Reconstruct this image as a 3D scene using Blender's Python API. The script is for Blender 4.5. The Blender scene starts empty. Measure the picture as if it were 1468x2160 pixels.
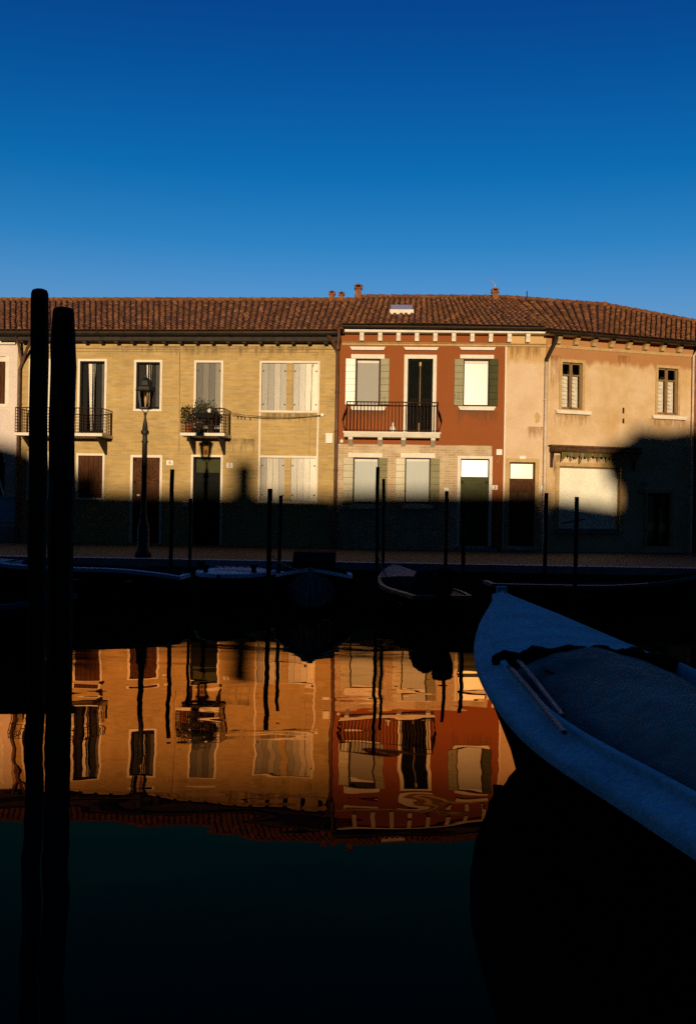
import bpy, math, random
from math import radians, sin, cos, pi, sqrt, tan
random.seed(7)
SC = bpy.context.scene
COL = SC.collection
F = 2100.0; CZ = 2.0; ROLL = radians(0.95); GZ = 0.83
SUN_EL = radians(5.2); SUN_AZ = radians(2.0)

# ---------------------------------------------------------------- measuring the photograph
def uv(px, py):
    dx, dy = px - 734.0, py - 1080.0
    return dx * cos(ROLL) + dy * sin(ROLL), -dx * sin(ROLL) + dy * cos(ROLL)
def atY(px, py, Y):
    u, v = uv(px, py)
    return (u / F * Y, Y, CZ - v / F * Y)
def atZ(px, py, z):
    u, v = uv(px, py)
    Y = (CZ - z) * F / v
    return (u / F * Y, Y, z)

# ---------------------------------------------------------------- materials
def nd(nt, typ, **kw):
    n = nt.nodes.new(typ)
    for k, v in kw.items():
        if isinstance(k, str) and hasattr(n, k): setattr(n, k, v)
    return n
def mat(name, col, rough=.7, var=.15, scale=3.0, bump=0.0, bscale=40., tone=False, metal=0., spec=.3, stretch=(1, 1, 1), col2=None, fine=.12):
    m = bpy.data.materials.new(name); m.use_nodes = True
    nt = m.node_tree; L = nt.links; b = nt.nodes['Principled BSDF']
    b.inputs['Roughness'].default_value = rough; b.inputs['Metallic'].default_value = metal
    b.inputs['Specular IOR Level'].default_value = spec
    tc = nd(nt, 'ShaderNodeTexCoord'); mp = nd(nt, 'ShaderNodeMapping'); mp.inputs['Scale'].default_value = stretch
    L.new(tc.outputs['Object'], mp.inputs['Vector'])
    nz = nd(nt, 'ShaderNodeTexNoise'); nz.inputs['Scale'].default_value = scale; nz.inputs['Detail'].default_value = 6; nz.inputs['Roughness'].default_value = .65
    L.new(mp.outputs[0], nz.inputs['Vector'])
    mr = nd(nt, 'ShaderNodeMapRange'); mr.inputs[1].default_value = .3; mr.inputs[2].default_value = .7
    L.new(nz.outputs['Fac'], mr.inputs[0])
    mx = nd(nt, 'ShaderNodeMix'); mx.data_type = 'RGBA'
    c2 = col2 if col2 else tuple(c * (1 - 2 * var) for c in col)
    mx.inputs[6].default_value = (*c2, 1); mx.inputs[7].default_value = (*[min(1, c * (1 + (0 if col2 else var * .6))) for c in col], 1)
    L.new(mr.outputs[0], mx.inputs[0])
    out = mx.outputs[2]
    fz = nd(nt, 'ShaderNodeTexNoise'); fz.inputs['Scale'].default_value = bscale; fz.inputs['Detail'].default_value = 3
    L.new(mp.outputs[0], fz.inputs['Vector'])
    if fine:
        fr = nd(nt, 'ShaderNodeMapRange'); fr.inputs[1].default_value = .25; fr.inputs[2].default_value = .75
        fr.inputs[3].default_value = 1 - fine * 2; fr.inputs[4].default_value = 1 + fine
        L.new(fz.outputs['Fac'], fr.inputs[0])
        vm = nd(nt, 'ShaderNodeVectorMath'); vm.operation = 'SCALE'
        L.new(out, vm.inputs[0]); L.new(fr.outputs[0], vm.inputs['Scale']); out = vm.outputs[0]
    if tone:
        at = nd(nt, 'ShaderNodeAttribute'); at.attribute_name = 'tone'
        vm = nd(nt, 'ShaderNodeVectorMath'); vm.operation = 'MULTIPLY'
        L.new(out, vm.inputs[0]); L.new(at.outputs['Color'], vm.inputs[1]); out = vm.outputs[0]
    L.new(out, b.inputs['Base Color'])
    if bump:
        bp = nd(nt, 'ShaderNodeBump'); bp.inputs['Strength'].default_value = 1; bp.inputs['Distance'].default_value = bump
        L.new(fz.outputs['Fac'], bp.inputs['Height']); L.new(bp.outputs[0], b.inputs['Normal'])
    return m

def brick_mat(name, c1, c2, mortar, stains=.25, bw=.26, bh=.075, patch=None, msize=.012):
    m = bpy.data.materials.new(name); m.use_nodes = True
    nt = m.node_tree; L = nt.links; b = nt.nodes['Principled BSDF']; b.inputs['Roughness'].default_value = .9; b.inputs['Specular IOR Level'].default_value = .15
    tc = nd(nt, 'ShaderNodeTexCoord'); sp = nd(nt, 'ShaderNodeSeparateXYZ'); cb = nd(nt, 'ShaderNodeCombineXYZ')
    L.new(tc.outputs['Object'], sp.inputs[0]); L.new(sp.outputs['X'], cb.inputs['X']); L.new(sp.outputs['Z'], cb.inputs['Y'])
    br = nd(nt, 'ShaderNodeTexBrick'); br.inputs['Scale'].default_value = 1; br.inputs['Brick Width'].default_value = bw; br.inputs['Row Height'].default_value = bh
    br.inputs['Mortar Size'].default_value = msize; br.inputs['Mortar Smooth'].default_value = .4
    br.inputs['Color1'].default_value = (*c1, 1); br.inputs['Color2'].default_value = (*c2, 1); br.inputs['Mortar'].default_value = (*mortar, 1)
    L.new(cb.outputs[0], br.inputs['Vector'])
    nz = nd(nt, 'ShaderNodeTexNoise'); nz.inputs['Scale'].default_value = .9; nz.inputs['Detail'].default_value = 7; nz.inputs['Roughness'].default_value = .7
    L.new(cb.outputs[0], nz.inputs['Vector'])
    mr = nd(nt, 'ShaderNodeMapRange'); mr.inputs[1].default_value = .3; mr.inputs[2].default_value = .7; mr.inputs[3].default_value = 1 - stains; mr.inputs[4].default_value = 1 + stains * .5
    L.new(nz.outputs['Fac'], mr.inputs[0])
    # row-wise unevenness: courses of slightly different firing
    mp = nd(nt, 'ShaderNodeMapping'); mp.inputs['Scale'].default_value = (1.2, 11, 1)
    L.new(cb.outputs[0], mp.inputs[0])
    n2 = nd(nt, 'ShaderNodeTexNoise'); n2.inputs['Scale'].default_value = 1.3; n2.inputs['Detail'].default_value = 4
    L.new(mp.outputs[0], n2.inputs['Vector'])
    m2 = nd(nt, 'ShaderNodeMapRange'); m2.inputs[1].default_value = .3; m2.inputs[2].default_value = .7; m2.inputs[3].default_value = .9; m2.inputs[4].default_value = 1.06
    L.new(n2.outputs['Fac'], m2.inputs[0])
    mu = nd(nt, 'ShaderNodeMath'); mu.operation = 'MULTIPLY'; L.new(mr.outputs[0], mu.inputs[0]); L.new(m2.outputs[0], mu.inputs[1])
    src = br.outputs['Color']
    if patch:
        n3 = nd(nt, 'ShaderNodeTexNoise'); n3.inputs['Scale'].default_value = 1.4; n3.inputs['Detail'].default_value = 5
        L.new(cb.outputs[0], n3.inputs['Vector'])
        m3 = nd(nt, 'ShaderNodeMapRange'); m3.inputs[1].default_value = .5; m3.inputs[2].default_value = .6
        L.new(n3.outputs['Fac'], m3.inputs[0])
        mx = nd(nt, 'ShaderNodeMix'); mx.data_type = 'RGBA'; mx.inputs[7].default_value = (*patch, 1)
        L.new(m3.outputs[0], mx.inputs[0]); L.new(src, mx.inputs[6]); src = mx.outputs[2]
    vm = nd(nt, 'ShaderNodeVectorMath'); vm.operation = 'SCALE'; L.new(src, vm.inputs[0]); L.new(mu.outputs[0], vm.inputs['Scale'])
    L.new(vm.outputs[0], b.inputs['Base Color'])
    bp = nd(nt, 'ShaderNodeBump'); bp.inputs['Distance'].default_value = .006; bp.inputs['Strength'].default_value = .7; bp.invert = True
    L.new(br.outputs['Fac'], bp.inputs['Height']); L.new(bp.outputs[0], b.inputs['Normal'])
    return m

def stucco_mat(name, base, dark, red=None, zred=None, zspan=.5, blotch=.8):
    """old plaster: blotches, runs, and (optionally) an ochre-red band left under the cornice with a ragged lower edge"""
    m = bpy.data.materials.new(name); m.use_nodes = True
    nt = m.node_tree; L = nt.links; b = nt.nodes['Principled BSDF']; b.inputs['Roughness'].default_value = .92; b.inputs['Specular IOR Level'].default_value = .15
    tc = nd(nt, 'ShaderNodeTexCoord')
    n1 = nd(nt, 'ShaderNodeTexNoise'); n1.inputs['Scale'].default_value = blotch; n1.inputs['Detail'].default_value = 9; n1.inputs['Roughness'].default_value = .68
    L.new(tc.outputs['Object'], n1.inputs['Vector'])
    r1 = nd(nt, 'ShaderNodeMapRange'); r1.inputs[1].default_value = .36; r1.inputs[2].default_value = .62
    L.new(n1.outputs['Fac'], r1.inputs[0])
    mx = nd(nt, 'ShaderNodeMix'); mx.data_type = 'RGBA'; mx.inputs[6].default_value = (*dark, 1); mx.inputs[7].default_value = (*base, 1)
    L.new(r1.outputs[0], mx.inputs[0]); out = mx.outputs[2]
    if red:
        sp = nd(nt, 'ShaderNodeSeparateXYZ'); L.new(tc.outputs['Object'], sp.inputs[0])
        mp = nd(nt, 'ShaderNodeMapping'); mp.inputs['Scale'].default_value = (2.2, 1, .5); L.new(tc.outputs['Object'], mp.inputs[0])
        n2 = nd(nt, 'ShaderNodeTexNoise'); n2.inputs['Scale'].default_value = 1.6; n2.inputs['Detail'].default_value = 8; L.new(mp.outputs[0], n2.inputs['Vector'])
        ma = nd(nt, 'ShaderNodeMath'); ma.operation = 'MULTIPLY_ADD'; ma.inputs[1].default_value = zspan * 2.4
        L.new(n2.outputs['Fac'], ma.inputs[0]); L.new(sp.outputs['Z'], ma.inputs[2])
        r2 = nd(nt, 'ShaderNodeMapRange'); r2.inputs[1].default_value = zred + zspan * 1.0; r2.inputs[2].default_value = zred + zspan * 1.6
        r2.inputs[4].default_value = .85
        L.new(ma.outputs[0], r2.inputs[0])
        m2 = nd(nt, 'ShaderNodeMix'); m2.data_type = 'RGBA'; m2.inputs[7].default_value = (*red, 1)
        L.new(r2.outputs[0], m2.inputs[0]); L.new(out, m2.inputs[6]); out = m2.outputs[2]
    n3 = nd(nt, 'ShaderNodeTexNoise'); n3.inputs['Scale'].default_value = 22; n3.inputs['Detail'].default_value = 6; n3.inputs['Roughness'].default_value = .8
    L.new(tc.outputs['Object'], n3.inputs['Vector'])
    r3 = nd(nt, 'ShaderNodeMapRange'); r3.inputs[1].default_value = .25; r3.inputs[2].default_value = .75; r3.inputs[3].default_value = .82; r3.inputs[4].default_value = 1.12
    L.new(n3.outputs['Fac'], r3.inputs[0])
    vm = nd(nt, 'ShaderNodeVectorMath'); vm.operation = 'SCALE'; L.new(out, vm.inputs[0]); L.new(r3.outputs[0], vm.inputs['Scale'])
    L.new(vm.outputs[0], b.inputs['Base Color'])
    bp = nd(nt, 'ShaderNodeBump'); bp.inputs['Distance'].default_value = .006; L.new(n3.outputs['Fac'], bp.inputs['Height']); L.new(bp.outputs[0], b.inputs['Normal'])
    return m

def glass_mat(name, refl=.25, tint=(.8, .9, .9)):
    m = bpy.data.materials.new(name); m.use_nodes = True
    nt = m.node_tree; L = nt.links; nt.nodes.remove(nt.nodes['Principled BSDF'])
    t = nd(nt, 'ShaderNodeBsdfTransparent'); t.inputs[0].default_value = (*tint, 1)
    g = nd(nt, 'ShaderNodeBsdfGlossy'); g.inputs['Roughness'].default_value = .03
    f = nd(nt, 'ShaderNodeFresnel'); f.inputs[0].default_value = 1.5
    a = nd(nt, 'ShaderNodeMath'); a.operation = 'ADD'; a.inputs[1].default_value = refl * .4; L.new(f.outputs[0], a.inputs[0])
    mx = nd(nt, 'ShaderNodeMixShader'); L.new(a.outputs[0], mx.inputs[0]); L.new(t.outputs[0], mx.inputs[1]); L.new(g.outputs[0], mx.inputs[2])
    L.new(mx.outputs[0], nt.nodes['Material Output'].inputs[0])
    return m

M = {}
M['brick'] = brick_mat('yellow_brick', (.47, .325, .13), (.385, .262, .098), (.46, .34, .165), .22)
M['pale_brick'] = brick_mat('pale_brick', (.46, .34, .21), (.38, .27, .15), (.55, .45, .32), .25, patch=(.54, .43, .29))
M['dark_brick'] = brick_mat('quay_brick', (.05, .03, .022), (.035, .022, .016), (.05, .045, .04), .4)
M['red'] = mat('red_plaster', (.25, .070, .015), .85, .05, .7, .004, 30, fine=.1)
M['white_plaster'] = mat('pinkish_plaster', (.66, .56, .50), .9, .10, .8, .004, 25)
M['beige'] = stucco_mat('beige_plaster', (.62, .475, .34), (.53, .38, .23), (.48, .31, .12), 5.98, .30, .9)
M['ochre'] = stucco_mat('ochre_plaster', (.62, .465, .30), (.49, .32, .145), (.34, .145, .05), 6.05, .30, .75)
M['stone'] = mat('white_stone', (.72, .66, .56), .7, .08, 4, .003, 50)
M['trim'] = mat('painted_trim', (.74, .66, .54), .7, .07, 5, .002, 60)
M['string'] = mat('moulding_plaster', (.50, .34, .15), .8, .12, 5)
M['tile'] = mat('roof_tiles', (.225, .088, .034), .9, .3, 6, .006, 40, tone=True)
M['gutter'] = mat('dark_gutter', (.028, .020, .013), .55, .3, 5, metal=.3)
M['wood_dark'] = mat('dark_timber', (.035, .024, .016), .8, .3, 5)
M['pipe'] = mat('brown_pipe', (.12, .06, .035), .5, .25, 4)
M['pipe_pale'] = mat('pale_pipe', (.66, .52, .38), .6, .15, 4)
M['plank'] = mat('painted_planks', (.31, .27, .18), .26, .15, 4, .0006, 30, tone=True, stretch=(4, 4, .5), spec=.5)
M['brownwood'] = mat('brown_door_wood', (.085, .032, .011), .6, .3, 6, .002, 40, spec=.06, stretch=(3, 3, .6))
M['greenwood'] = mat('olive_green_paint', (.058, .060, .022), .6, .15, 4, spec=.08)
M['creamshut'] = mat('olive_shutter_paint', (.22, .20, .11), .27, .10, 4, tone=True, spec=.5)
M['black'] = mat('black_louvre', (.008, .009, .008), .7, .2, 6, spec=.05)
M['iron'] = mat('rusty_iron', (.06, .025, .014), .6, .35, 12, metal=.2)
M['curtain'] = mat('white_curtain', (.75, .70, .62), .9, .1, 5, tone=True)
M['blind'] = mat('roller_blind', (.15, .14, .11), .42, .06, 20, spec=.3)
M['gblind'] = mat('greenish_panel', (.12, .15, .125), .36, .12, 3, stretch=(8, 1, .4), spec=.3)
M['whiteblind'] = mat('white_blind', (.20, .20, .18), .29, .06, 20, spec=.40)
M['room'] = mat('dark_room', (.012, .013, .013), .95, .2, 2)
M['glass'] = glass_mat('window_glass', .05, (.97, .97, .97))
M['frosted'] = mat('frosted_glass', (.40, .43, .36), .27, .10, 1.5, spec=.55)
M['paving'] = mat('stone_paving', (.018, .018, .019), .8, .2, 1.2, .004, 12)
M['asphalt'] = mat('ground_soil', (.05, .05, .045), .95, .2, .5)
M['kerb'] = mat('white_kerb_stone', (.22, .25, .28), .75, .2, 3, .003, 30)
M['pile'] = mat('wet_black_timber', (.012, .009, .007), .85, .4, 5, .012, 18, stretch=(3, 3, .4), spec=.15)
M['pole'] = mat('weathered_pole_timber', (.022, .018, .016), .85, .35, 6, .006, 22, stretch=(3, 3, .4), spec=.15)
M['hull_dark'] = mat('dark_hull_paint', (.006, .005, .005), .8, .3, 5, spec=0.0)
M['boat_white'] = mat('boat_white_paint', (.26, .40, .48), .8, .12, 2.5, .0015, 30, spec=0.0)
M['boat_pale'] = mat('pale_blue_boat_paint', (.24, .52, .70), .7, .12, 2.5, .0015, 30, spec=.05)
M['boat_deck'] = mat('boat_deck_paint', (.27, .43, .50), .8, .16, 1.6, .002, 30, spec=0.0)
M['boat_grey'] = mat('boat_grey_paint', (.06, .09, .13), .6, .3, 3)
M['tarp'] = mat('grey_canvas', (.17, .165, .16), .9, .25, 1.5, .008, 9, spec=.1)
M['tarp_dark'] = mat('black_rolled_canvas', (.010, .011, .013), .9, .3, 6, .008, 20, spec=.02)
M['oar'] = mat('oar_wood', (.08, .10, .13), .6, .2, 6)
M['rim_wood'] = mat('varnished_orange_wood', (.42, .16, .07), .5, .3, 6)
M['leaf'] = mat('leaves', (.06, .07, .025), .7, .3, 8, tone=True)
M['terracotta'] = mat('terracotta', (.33, .10, .045), .8, .15, 8)
M['plastic_white'] = mat('white_plastic', (.72, .68, .60), .5, .04, 5)
M['ink'] = mat('black_ink', (.02, .02, .02), .6, 0, 5)
M['lamp_iron'] = mat('lamp_iron', (.030, .027, .020), .55, .3, 8, metal=.3)
M['lampglass'] = glass_mat('lantern_glass', .05, (.85, .72, .55))
M['rope'] = mat('rope', (.25, .18, .09), .9, .2, 10)
M['rust'] = mat('rusty_metal_roll', (.16, .075, .03), .7, .4, 9, col2=(.04, .022, .012))
M['shop_pane'] = mat('shop_blind', (.84, .82, .68), .4, .08, 1.5, spec=.4)
M['skylight'] = mat('skylight_glass', (.42, .36, .42), .3, .05, 5, spec=.6)
M['soot'] = mat('chimney_brick', (.26, .095, .04), .9, .3, 6, .006, 20)
M['concrete'] = mat('near_bank_plaster', (.10, .085, .07), .9, .15, 1)

# ---------------------------------------------------------------- mesh helper
class G:
    def __init__(s): s.v = []; s.f = []; s.t = []; s.sm = []; s.tone = (1, 1, 1)
    def face(s, idx, smooth=False): s.f.append(idx); s.t.append(s.tone); s.sm.append(smooth)
    def add(s, vs, fs, smooth=False):
        o = len(s.v); s.v += [tuple(p) for p in vs]
        for f in fs: s.face([i + o for i in f], smooth)
    def quad(s, a, b, c, d): s.add([a, b, c, d], [(0, 1, 2, 3)])
    def box(s, x0, x1, y0, y1, z0, z1):
        if x1 < x0: x0, x1 = x1, x0
        if y1 < y0: y0, y1 = y1, y0
        if z1 < z0: z0, z1 = z1, z0
        s.add([(x0, y0, z0), (x1, y0, z0), (x1, y1, z0), (x0, y1, z0), (x0, y0, z1), (x1, y0, z1), (x1, y1, z1), (x0, y1, z1)],
              [(0, 3, 2, 1), (4, 5, 6, 7), (0, 1, 5, 4), (1, 2, 6, 5), (2, 3, 7, 6), (3, 0, 4, 7)])
    def prism(s, poly, axis, a, b):
        """poly: list of 2D points; axis 'x': poly in (y,z); 'y': poly in (x,z); 'z': poly in (x,y)"""
        n = len(poly)
        P = {'x': lambda p, t: (t, p[0], p[1]), 'y': lambda p, t: (p[0], t, p[1]), 'z': lambda p, t: (p[0], p[1], t)}[axis]
        s.add([P(p, a) for p in poly] + [P(p, b) for p in poly],
              [tuple(range(n)), tuple(range(2 * n - 1, n - 1, -1))] + [(i, (i + 1) % n, (i + 1) % n + n, i + n) for i in range(n)])
    def tube(s, pts, r, n=6, cap=True, smooth=True):
        """r: number or list; round bar along pts"""
        from mathutils import Vector
        P = [Vector(p) for p in pts]; k = len(P); vs = []; R = r if isinstance(r, (list, tuple)) else [r] * k
        ref = Vector((0, 0, 1))
        for i, p in enumerate(P):
            d = (P[min(i + 1, k - 1)] - P[max(i - 1, 0)]).normalized()
            a = d.cross(ref if abs(d.z) < .9 else Vector((0, 1, 0))).normalized(); b = d.cross(a)
            for j in range(n):
                t = 2 * pi * j / n
                vs.append(p + (a * cos(t) + b * sin(t)) * R[i])
        fs = [(i * n + j, i * n + (j + 1) % n, (i + 1) * n + (j + 1) % n, (i + 1) * n + j) for i in range(k - 1) for j in range(n)]
        o = len(s.v); s.add(vs, fs, smooth)
        if cap: s.face([o + j for j in range(n)]); s.face([o + (k - 1) * n + j for j in reversed(range(n))])
    def lathe(s, prof, cx=0, cy=0, n=12, smooth=True):
        vs = [(cx + r * cos(2 * pi * j / n), cy + r * sin(2 * pi * j / n), z) for r, z in prof for j in range(n)]
        o = len(s.v)
        s.add(vs, [(i * n + j, i * n + (j + 1) % n, (i + 1) * n + (j + 1) % n, (i + 1) * n + j) for i in range(len(prof) - 1) for j in range(n)], smooth)
        s.face([o + j for j in reversed(range(n))]); s.face([o + (len(prof) - 1) * n + j for j in range(n)])
    def build(s, name, m, parent=None, bevel=0):
        me = bpy.data.meshes.new(name); me.from_pydata(s.v, [], s.f); me.materials.append(M[m] if isinstance(m, str) else m)
        me.polygons.foreach_set('use_smooth', s.sm)
        if any(t != (1, 1, 1) for t in s.t) or (isinstance(m, str) and m in ('tile', 'plank', 'creamshut', 'curtain', 'leaf')):
            ca = me.color_attributes.new('tone', 'FLOAT_COLOR', 'CORNER'); d = []
            for f, t in zip(s.f, s.t): d += [*t, 1.0] * len(f)
            ca.data.foreach_set('color', d)
        o = bpy.data.objects.new(name, me); COL.objects.link(o)
        if parent is not None: o.parent = parent
        if bevel:
            md = o.modifiers.new('bevel', 'BEVEL'); md.width = bevel; md.segments = 2; md.limit_method = 'ANGLE'
        return o
def tag(o, label=None, cat=None, group=None, kind=None):
    if label: o['label'] = label
    if cat: o['category'] = cat
    if group: o['group'] = group
    if kind: o['kind'] = kind
    return o
def empty(name, loc, rz=0):
    o = bpy.data.objects.new(name, None); COL.objects.link(o); o.location = loc; o.rotation_euler = (0, 0, rz); o.empty_display_size = .3
    return o

# ---------------------------------------------------------------- houses
class House:
    def __init__(s, name, label, x0, Y0, ang, px0=None):
        s.o = (x0, Y0); s.a = ang; s.root = empty(name, (x0, Y0, GZ), ang); tag(s.root, label, 'house', 'row of canal houses')
        s.holes = []
    def L(s, px, py, off=0.0):
        """pixel -> (local x, local z) on the plane OFF metres behind (+) or before (-) the facade"""
        u, v = uv(px, py); d = (u / F, 1.0, -v / F); n = (-sin(s.a), cos(s.a))
        t = (off + n[0] * s.o[0] + n[1] * s.o[1]) / (n[0] * d[0] + n[1] * d[1])
        X, Y, Z = d[0] * t, t, CZ + d[2] * t
        return (X - s.o[0]) * cos(s.a) + (Y - s.o[1]) * sin(s.a), Z - GZ
    def R(s, x0, y0, x1, y1, off=0.0):
        ym, xm = (y0 + y1) / 2, (x0 + x1) / 2
        return s.L(x0, ym, off)[0], s.L(x1, ym, off)[0], s.L(xm, y1, off)[1], s.L(xm, y0, off)[1]   # x0,x1,z0,z1
    def W(s, lx, ly, lz):
        return (s.o[0] + lx * cos(s.a) - ly * sin(s.a), s.o[1] + lx * sin(s.a) + ly * cos(s.a), lz + GZ)

def wall(H, name, m, x0, x1, z0, z1, y=0.0, depth=.16, holes=(), back=9.0, ends=True):
    g = G(); xs = sorted({x0, x1, *[c for h in holes for c in h[:2]]}); zs = sorted({z0, z1, *[c for h in holes for c in h[2:]]})
    xs = [x for x in xs if x0 - 1e-6 <= x <= x1 + 1e-6]; zs = [z for z in zs if z0 - 1e-6 <= z <= z1 + 1e-6]
    inh = lambda x, z: any(h[0] < x < h[1] and h[2] < z < h[3] for h in holes)
    for i in range(len(xs) - 1):
        for j in range(len(zs) - 1):
            if not inh((xs[i] + xs[i + 1]) / 2, (zs[j] + zs[j + 1]) / 2):
                g.quad((xs[i], y, zs[j]), (xs[i + 1], y, zs[j]), (xs[i + 1], y, zs[j + 1]), (xs[i], y, zs[j + 1]))
    for a, b, c, d in holes:
        c = max(c, z0)
        g.quad((a, y, c), (a, y + depth, c), (a, y + depth, d), (a, y, d)); g.quad((b, y, c), (b, y, d), (b, y + depth, d), (b, y + depth, c))
        g.quad((a, y, d), (a, y + depth, d), (b, y + depth, d), (b, y, d)); g.quad((a, y, c), (b, y, c), (b, y + depth, c), (a, y + depth, c))
    if ends:
        g.quad((x0, y, z0), (x0, y, z1), (x0, y + back, z1), (x0, y + back, z0)); g.quad((x1, y, z0), (x1, y + back, z0), (x1, y + back, z1), (x1, y, z1))
        g.quad((x0, y + back, z0), (x0, y + back, z1), (x1, y + back, z1), (x1, y + back, z0))
    return g.build(name, m, H.root)

def room(parent, a, b, c, d, dep=1.0, y=.16):
    g = G()
    g.quad((a - .3, y + dep, c - .3), (b + .3, y + dep, c - .3), (b + .3, y + dep, d + .3), (a - .3, y + dep, d + .3))
    e = .3
    g.quad((a - e, y + .01, c - e), (a - e, y + dep, c - e), (a - e, y + dep, d + e), (a - e, y + .01, d + e))
    g.quad((b + e, y + .01, c - e), (b + e, y + .01, d + e), (b + e, y + dep, d + e), (b + e, y + dep, c - e))
    g.quad((a - e, y + .01, d + e), (a - e, y + dep, d + e), (b + e, y + dep, d + e), (b + e, y + .01, d + e))
    g.quad((a - e, y + .01, c - e), (b + e, y + .01, c - e), (b + e, y + dep, c - e), (a - e, y + dep, c - e))
    return g.build('interior', 'room', parent)

def surround(r, w, proud=.03, sill=True, yb=.02, bottom=True):
    """flat frame round an opening r, w wide, standing proud of the wall"""
    a, b, c, d = r; g = G()
    g.box(a - w, a, -proud, yb, c, d); g.box(b, b + w, -proud, yb, c, d); g.box(a - w, b + w, -proud, yb, d, d + w)
    if bottom: g.box(a - w * 1.1, b + w * 1.1, -proud - .015, yb, c - w, c)
    return g

def planks(r, n, tones, y=.05, t=.04, horizontal=False, gap=.008):
    a, b, c, d = r; g = G()
    for i in range(n):
        g.tone = tones[i % len(tones)]
        if horizontal: z0 = c + (d - c) * i / n; z1 = c + (d - c) * (i + 1) / n; g.box(a, b, y, y + t, z0 + gap / 2, z1 - gap / 2)
        else: x0 = a + (b - a) * i / n; x1 = a + (b - a) * (i + 1) / n; g.box(x0 + gap / 2, x1 - gap / 2, y + random.uniform(0, .004), y + t, c, d)
    return g
def gr(v): return (v, v * .985, v * .96)

def folds(a, b, c, d, y, amp=.03, per=.09, tone=(1, 1, 1), flare=0):
    g = G(); g.tone = tone; n = max(6, int((b - a) / per * 6)); rows = 5; vs = []
    for k in range(rows + 1):
        z = d + (c - d) * k / rows
        sh = flare * (k / rows)
        for i in range(n + 1):
            x = a + (b - a) * i / n + sh * (i / n - .5); vs.append((x, y + amp * sin(2 * pi * (b - a) * i / n / per + k * .3), z))
    g.add(vs, [(k * (n + 1) + i, k * (n + 1) + i + 1, (k + 1) * (n + 1) + i + 1, (k + 1) * (n + 1) + i) for k in range(rows) for i in range(n)], True)
    return g

def tiles(g, eL, eR, rL, rR, rad=.085, per=.19, step=.36):
    """barrel-tile roof patch between an eave segment and a ridge segment (bilinear): covers as half tubes that step down course by course"""
    from mathutils import Vector
    eL, eR, rL, rR = map(Vector, (eL, eR, rL, rR))
    n = max(2, round((eR - eL).length / per)); slope = ((rL - eL).length + (rR - eR).length) / 2; mcount = max(2, round(slope / step))
    def P(s, t): return (eL.lerp(eR, s)).lerp(rL.lerp(rR, s), t)
    seg = 5
    for i in range(n):
        for j in range(mcount):
            base = random.choice((1, 1, .85, .7, 1.1, .7, .6, 1.25)) * random.uniform(.85, 1.12)
            g.tone = (base, base * random.uniform(.9, 1.15), base * random.uniform(.8, 1.2))
            s = (i + .5) / n; t0 = j / mcount; t1 = (j + 1.12) / mcount if j < mcount - 1 else 1.0
            A, B = P(s, t0), P(s, t1); ax = (P((i + 1) / n, t0) - P(i / n, t0)); bx = (P((i + 1) / n, t1) - P(i / n, t1))
            up = ax.cross(B - A).normalized()
            if up.z < 0: up = -up
            jit = random.gauss(0, .010); l0, l1 = .040 + random.uniform(0, .012), .012; vs = []
            for (C, X, lift, rr) in ((A, ax, l0, 1.0), (B, bx, l1, .86)):
                for k in range(seg + 1):
                    th = pi * k / seg
                    vs.append(C + X * (.36 * rr * cos(th)) + X.normalized() * jit + up * (lift + rad * .8 * rr * sin(th)))
            g.add(vs, [(k, k + 1, seg + 2 + k, seg + 1 + k) for k in range(seg)] + [tuple(range(seg + 1))], False)
            # channel tile between the covers
        for j in range(mcount):
            g.tone = gr(random.uniform(.5, .8)); t0 = j / mcount; t1 = (j + 1) / mcount
            for (sa, sb) in ((i / n, (i + 1) / n),):
                a, b, c, d = P(sa, t0), P(sb, t0), P(sb, t1), P(sa, t1); u = Vector((0, 0, .018)) * 1
                g.add([a + u, b + u, c, d], [(0, 1, 2, 3)])

def roof(H, eaves, ridge, oe, orr, backz=2.0):
    """eaves / ridge: lists of pixels, oe/orr: plane offsets. Returns the roof object and its corner points in local space."""
    E = [(H.L(px, py, oe)[0], oe, H.L(px, py, oe)[1]) for px, py in eaves]; Rg = [(H.L(px, py, orr)[0], orr, H.L(px, py, orr)[1]) for px, py in ridge]
    g = G()
    for k in range(len(E) - 1): tiles(g, E[k], E[k + 1], Rg[k], Rg[k + 1])
    for k in range(len(E) - 1):   # underside, rear slope
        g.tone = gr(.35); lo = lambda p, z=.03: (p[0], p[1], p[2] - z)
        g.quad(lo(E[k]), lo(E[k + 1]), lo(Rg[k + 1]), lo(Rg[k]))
        g.tone = gr(.9); b0 = (Rg[k][0], orr * 2 + .4, E[k][2]); b1 = (Rg[k + 1][0], orr * 2 + .4, E[k + 1][2])
        g.quad(Rg[k], Rg[k + 1], b1, b0)
        n = max(1, int(abs(Rg[k + 1][0] - Rg[k][0]) / .38))      # ridge caps
        for i in range(n):
            A = [Rg[k][c] + (Rg[k + 1][c] - Rg[k][c]) * (i / n) for c in range(3)]; B = [Rg[k][c] + (Rg[k + 1][c] - Rg[k][c]) * ((i + 1.08) / n) for c in range(3)]
            g.tone = gr(random.uniform(.7, 1.15)); g.tube([(A[0], A[1], A[2] + .02), (B[0], B[1], B[2] + .005)], [.105, .09], 8, True, False)
    o = g.build('roof', 'tile', H.root)
    for side, p, q in ((0, E[0], Rg[0]), (1, E[-1], Rg[-1])): pass
    return o, E, Rg

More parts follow.
